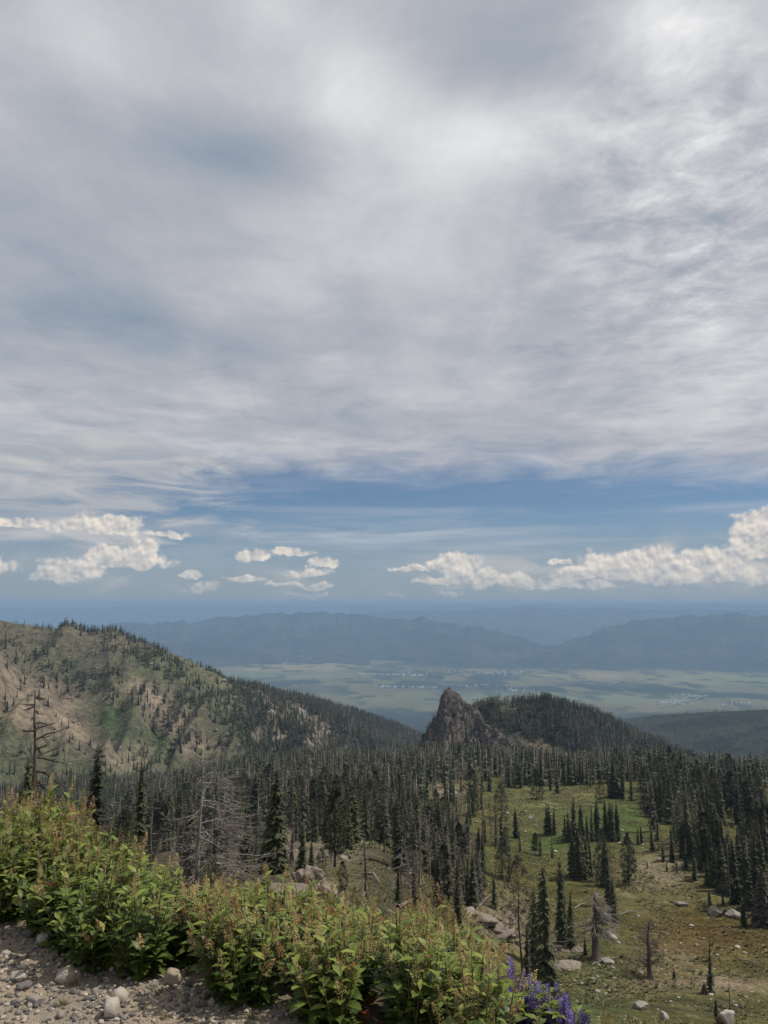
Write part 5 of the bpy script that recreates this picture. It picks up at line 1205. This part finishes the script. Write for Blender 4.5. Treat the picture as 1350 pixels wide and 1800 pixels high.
for row, s0 in enumerate((.12, .40, .76, 1.12)):
    u = -2.2 + .17 * (row % 2)
    while u < 5.0:
        uu, ss = u + rv(-.08, .08), s0 + rv(-.07, .07) - (.10 if u > .7 else 0); u += .29 if row else .21
        x = -2.1 + .8916 * uu + .453 * ss; y = 4.1 - .453 * uu + .8916 * ss; z = float(base_h(np.array([x]), np.array([y]))[0]); r = math.hypot(x, y)
        px, _ = project(x, y, z); top = float(np.interp(px, TOPX, TOPY)) + rv(-6, 26) + (3 - row) * 6
        if 275 < px < 325 and row < 2: continue
        if px > 885 and row < 2: continue
        ss_ = ss
        hh = (at_r(px, top, r)[2] - z) / .86; lim = (.50, .72, .95, 1.1)[row] * (1.0 if px > 300 else 1.05)
        hh = min(hh, lim * rv(.85, 1.05))
        if hh < .16: continue
        leftb = px < 300; kd = 'bushy' if (leftb and random.random() < .7) else 'seedy' if random.random() < (.30 if leftb else .34) else 'upright'
        if row == 0 and not leftb: kd = 'seedy' if random.random() < .6 else 'upright'
        lab = {('bushy', True): 'dark green broad-leaved shrub of the gravel-side clump', ('seedy', True): 'rusty-flowered shrub of the gravel-side clump', ('upright', True): 'yellow-sprayed upright shrub of the gravel-side clump',
               ('seedy', False): 'orange-tan flowering shrub of the long bank above the drop', ('upright', False): 'bright green upright shrub of the long bank above the drop', ('bushy', False): 'dark leafy shrub of the long bank above the drop'}[(kd, leftb)]
        lab = lab.replace('shrub', ('low ' if hh < .42 else 'tall ' if hh > .72 else 'knee-high ') + 'shrub', 1) + (', in its front rank', ', in its second rank', ', in its third rank', ', in its rear rank')[row]
        grow(random.choice(TPL[kd]), x, y, z - .01, hh, lab, 'shrubs of the %s, %s' % ('tall clump' if leftb else 'long bank', kd), wide=min(1.7, max(1.05, .52 / hh))); npl += 1
def shoot(px, top, r, tpl, lab):
    x, y, zt = at_r(px, top, r); z = hz(x, y); grow(tpl, x, y, z, zt - z, lab, None, wide=.8)
shoot(86, 1352, 5.2, TPL['upright'][0], 'tallest yellow-flowered shoot rising out of the tall shrub clump')
shoot(700, 1552, 4.6, TPL['upright'][1], 'tall leafy shoot standing above the long shrub bank')
shoot(776, 1580, 4.5, TPL['seedy'][0], 'tall tan-flowered shoot near the end of the long shrub bank')
shoot(1065, 1772, 4.2, TPL['seedy'][1], 'small shrub top with tan sprays below the violet lupines')
shoot(1015, 1800, 4.0, TPL['upright'][2], 'low leafy shrub at the foot of the violet lupines')
# withered plants
def withered(px, py, h, label, seed):
    random.seed(seed); x, y = flat_hit(px, py); z = road_z(x, y); e = link('withered_plant', None, loc=(x, y, z), label=label, cat='plant'); e.scale = (h, h, h); st = TB()
    for i in range(26):
        a = rv(0, 6.283); el_ = rv(.05, 1.0); d = Vector((math.cos(a) * math.cos(el_), math.sin(a) * math.cos(el_), math.sin(el_))); p = d * rv(.1, .5); st.tube([(0, 0, 0), tuple(p)], [.02, .012], 3)
        link('leaf', random.choice(LEAVES['red']), e, mtx=frame(p, d, Vector((rv(-.5, .5), rv(-.5, .5), 1)), rv(.22, .42)))
    link('stems', st.mesh('stems', M['leaf_red']), e)
withered(160, 1668, .14, 'small dark red withered plant between gravel and tall shrub clump', 51); withered(113, 1646, .11, 'curled reddish dry leaves under the tall shrub clump', 52); withered(622, 1788, .20, 'orange-brown withered plant in front of the long shrub bank', 53)
withered(303, 1652, .15, 'rusty withered plant below the blue flowers', 54)
# lupines
def lupine_spike(seed, mat):
    random.seed(seed); tb = TB(); tb.tube([(0, 0, 0), (0, 1, 0)], [.02, .008], 3)
    for i in range(110):
        t = i / 110; a = i * 2.4 + rv(-.2, .2); R = .17 * (1 - t) ** .6 * rv(.75, 1.1) + .02; c = Vector((math.cos(a) * R * .55, t, math.sin(a) * R * .55)); o = Vector((math.cos(a), rv(.1, .7), math.sin(a))).normalized(); w = o.cross(Vector((0, 1, 0))).normalized(); s = .085 * (1.1 - .6 * t)
        tb.tri(tuple(c - w * s * .5), tuple(c + w * s * .5), tuple(c + o * s * 1.2 + Vector((0, s * .5, 0)))); tb.tri(tuple(c + o * s * .3 - w * s * .4), tuple(c + o * s * 1.1), tuple(c + o * s * .4 + w * s * .4 + Vector((0, s * .7, 0))))
    return tb.mesh('flower_spike', mat)
SPIKE = [lupine_spike(900 + i, M['lupine']) for i in range(4)]
random.seed(61)
def lupine(px, tip, r, n, label, group, sl=.15):
    x, y, zt = at_r(px, tip, r); z = hz(x, y); h = max(.18, zt - z); e = link('lupine', None, loc=(x, y, z), label=label, cat='lupine', group=group); st = TB(); mts = []
    for i in range(n):
        a = rv(0, 6.28); q = Vector((math.cos(a) * .075 * (i > 0) * rv(.5, 1.3), math.sin(a) * .075 * (i > 0), h - sl * rv(.8, 1.3) - (rv(0, .08) if i else 0))); st.tube([(0, 0, -.02), (q.x * .5, q.y * .5, q.z * .5), tuple(q)], [.004, .003, .003], 4)
        link('flower_spike', random.choice(SPIKE), e, mtx=frame(q, Vector((rv(-.15, .15), rv(-.15, .15), 1)), Vector((rv(-1, 1), rv(-1, 1), .1)), sl * rv(.8, 1.2)))
    for i in range(8):
        a = rv(0, 6.28); c = Vector((math.cos(a) * .06, math.sin(a) * .06, h * rv(.3, .7)))
        for k in range(6):
            b = a + (k - 2.5) * .5; link('leaf', LEAVES['green'][2], e, mtx=frame(c, Vector((math.cos(b), math.sin(b), rv(.1, .4))), Vector((0, 0, 1)), rv(.045, .065)))
    link('stems', st.mesh('stems', M['stem']), e)
for px, tip in ((882, 1682), (900, 1702), (918, 1716), (934, 1712), (946, 1724), (928, 1738), (960, 1742), (943, 1756), (975, 1764), (992, 1760), (1002, 1770), (968, 1782), (912, 1745), (986, 1788)):
    lupine(px, tip, rv(3.5, 3.8), random.randint(4, 6), 'violet lupine in flower at the lower end of the shrub bank', 'violet lupines', .17)
lupine(286, 1594, 3.92, 6, 'blue-violet lupine nested in the gap between the two shrub masses', None); lupine(308, 1604, 3.9, 4, 'small blue lupine beside the rusty withered plant', None)
# grass tufts on the gravel
random.seed(71)
for px, py in ((112, 1766), (130, 1732), (275, 1745), (220, 1762), (290, 1790), (300, 1700), (240, 1660), (440, 1790), (330, 1712)):
    tb = TB()
    for i in range(26):
        a = rv(0, 6.283); l = rv(.02, .055); q = Vector((rv(-.02, .02), rv(-.02, .02), 0)); d = Vector((math.cos(a) * .7, math.sin(a) * .7, rv(.5, 1.1))).normalized() * l; w = d.orthogonal().normalized() * .0016
        tb.tri(tuple(q - w), tuple(q + w), tuple(q + d))
    x, y = flat_hit(px, py); V, Fc = tb.arrays(); link('grass_tuft', mesh_np('grass_tuft', V, Fc, M['tuft'], False, {'tint': np.full(len(V), rv(0, 1))}), loc=(x, y, road_z(x, y)), label='tiny dry grass tuft growing in the roadside gravel', cat='grass tuft', group='grass tufts of the gravel')
print('plants', npl, 'time', round(time.time() - T0, 1))
print('faces', sum(len(m.polygons) for m in bpy.data.meshes))
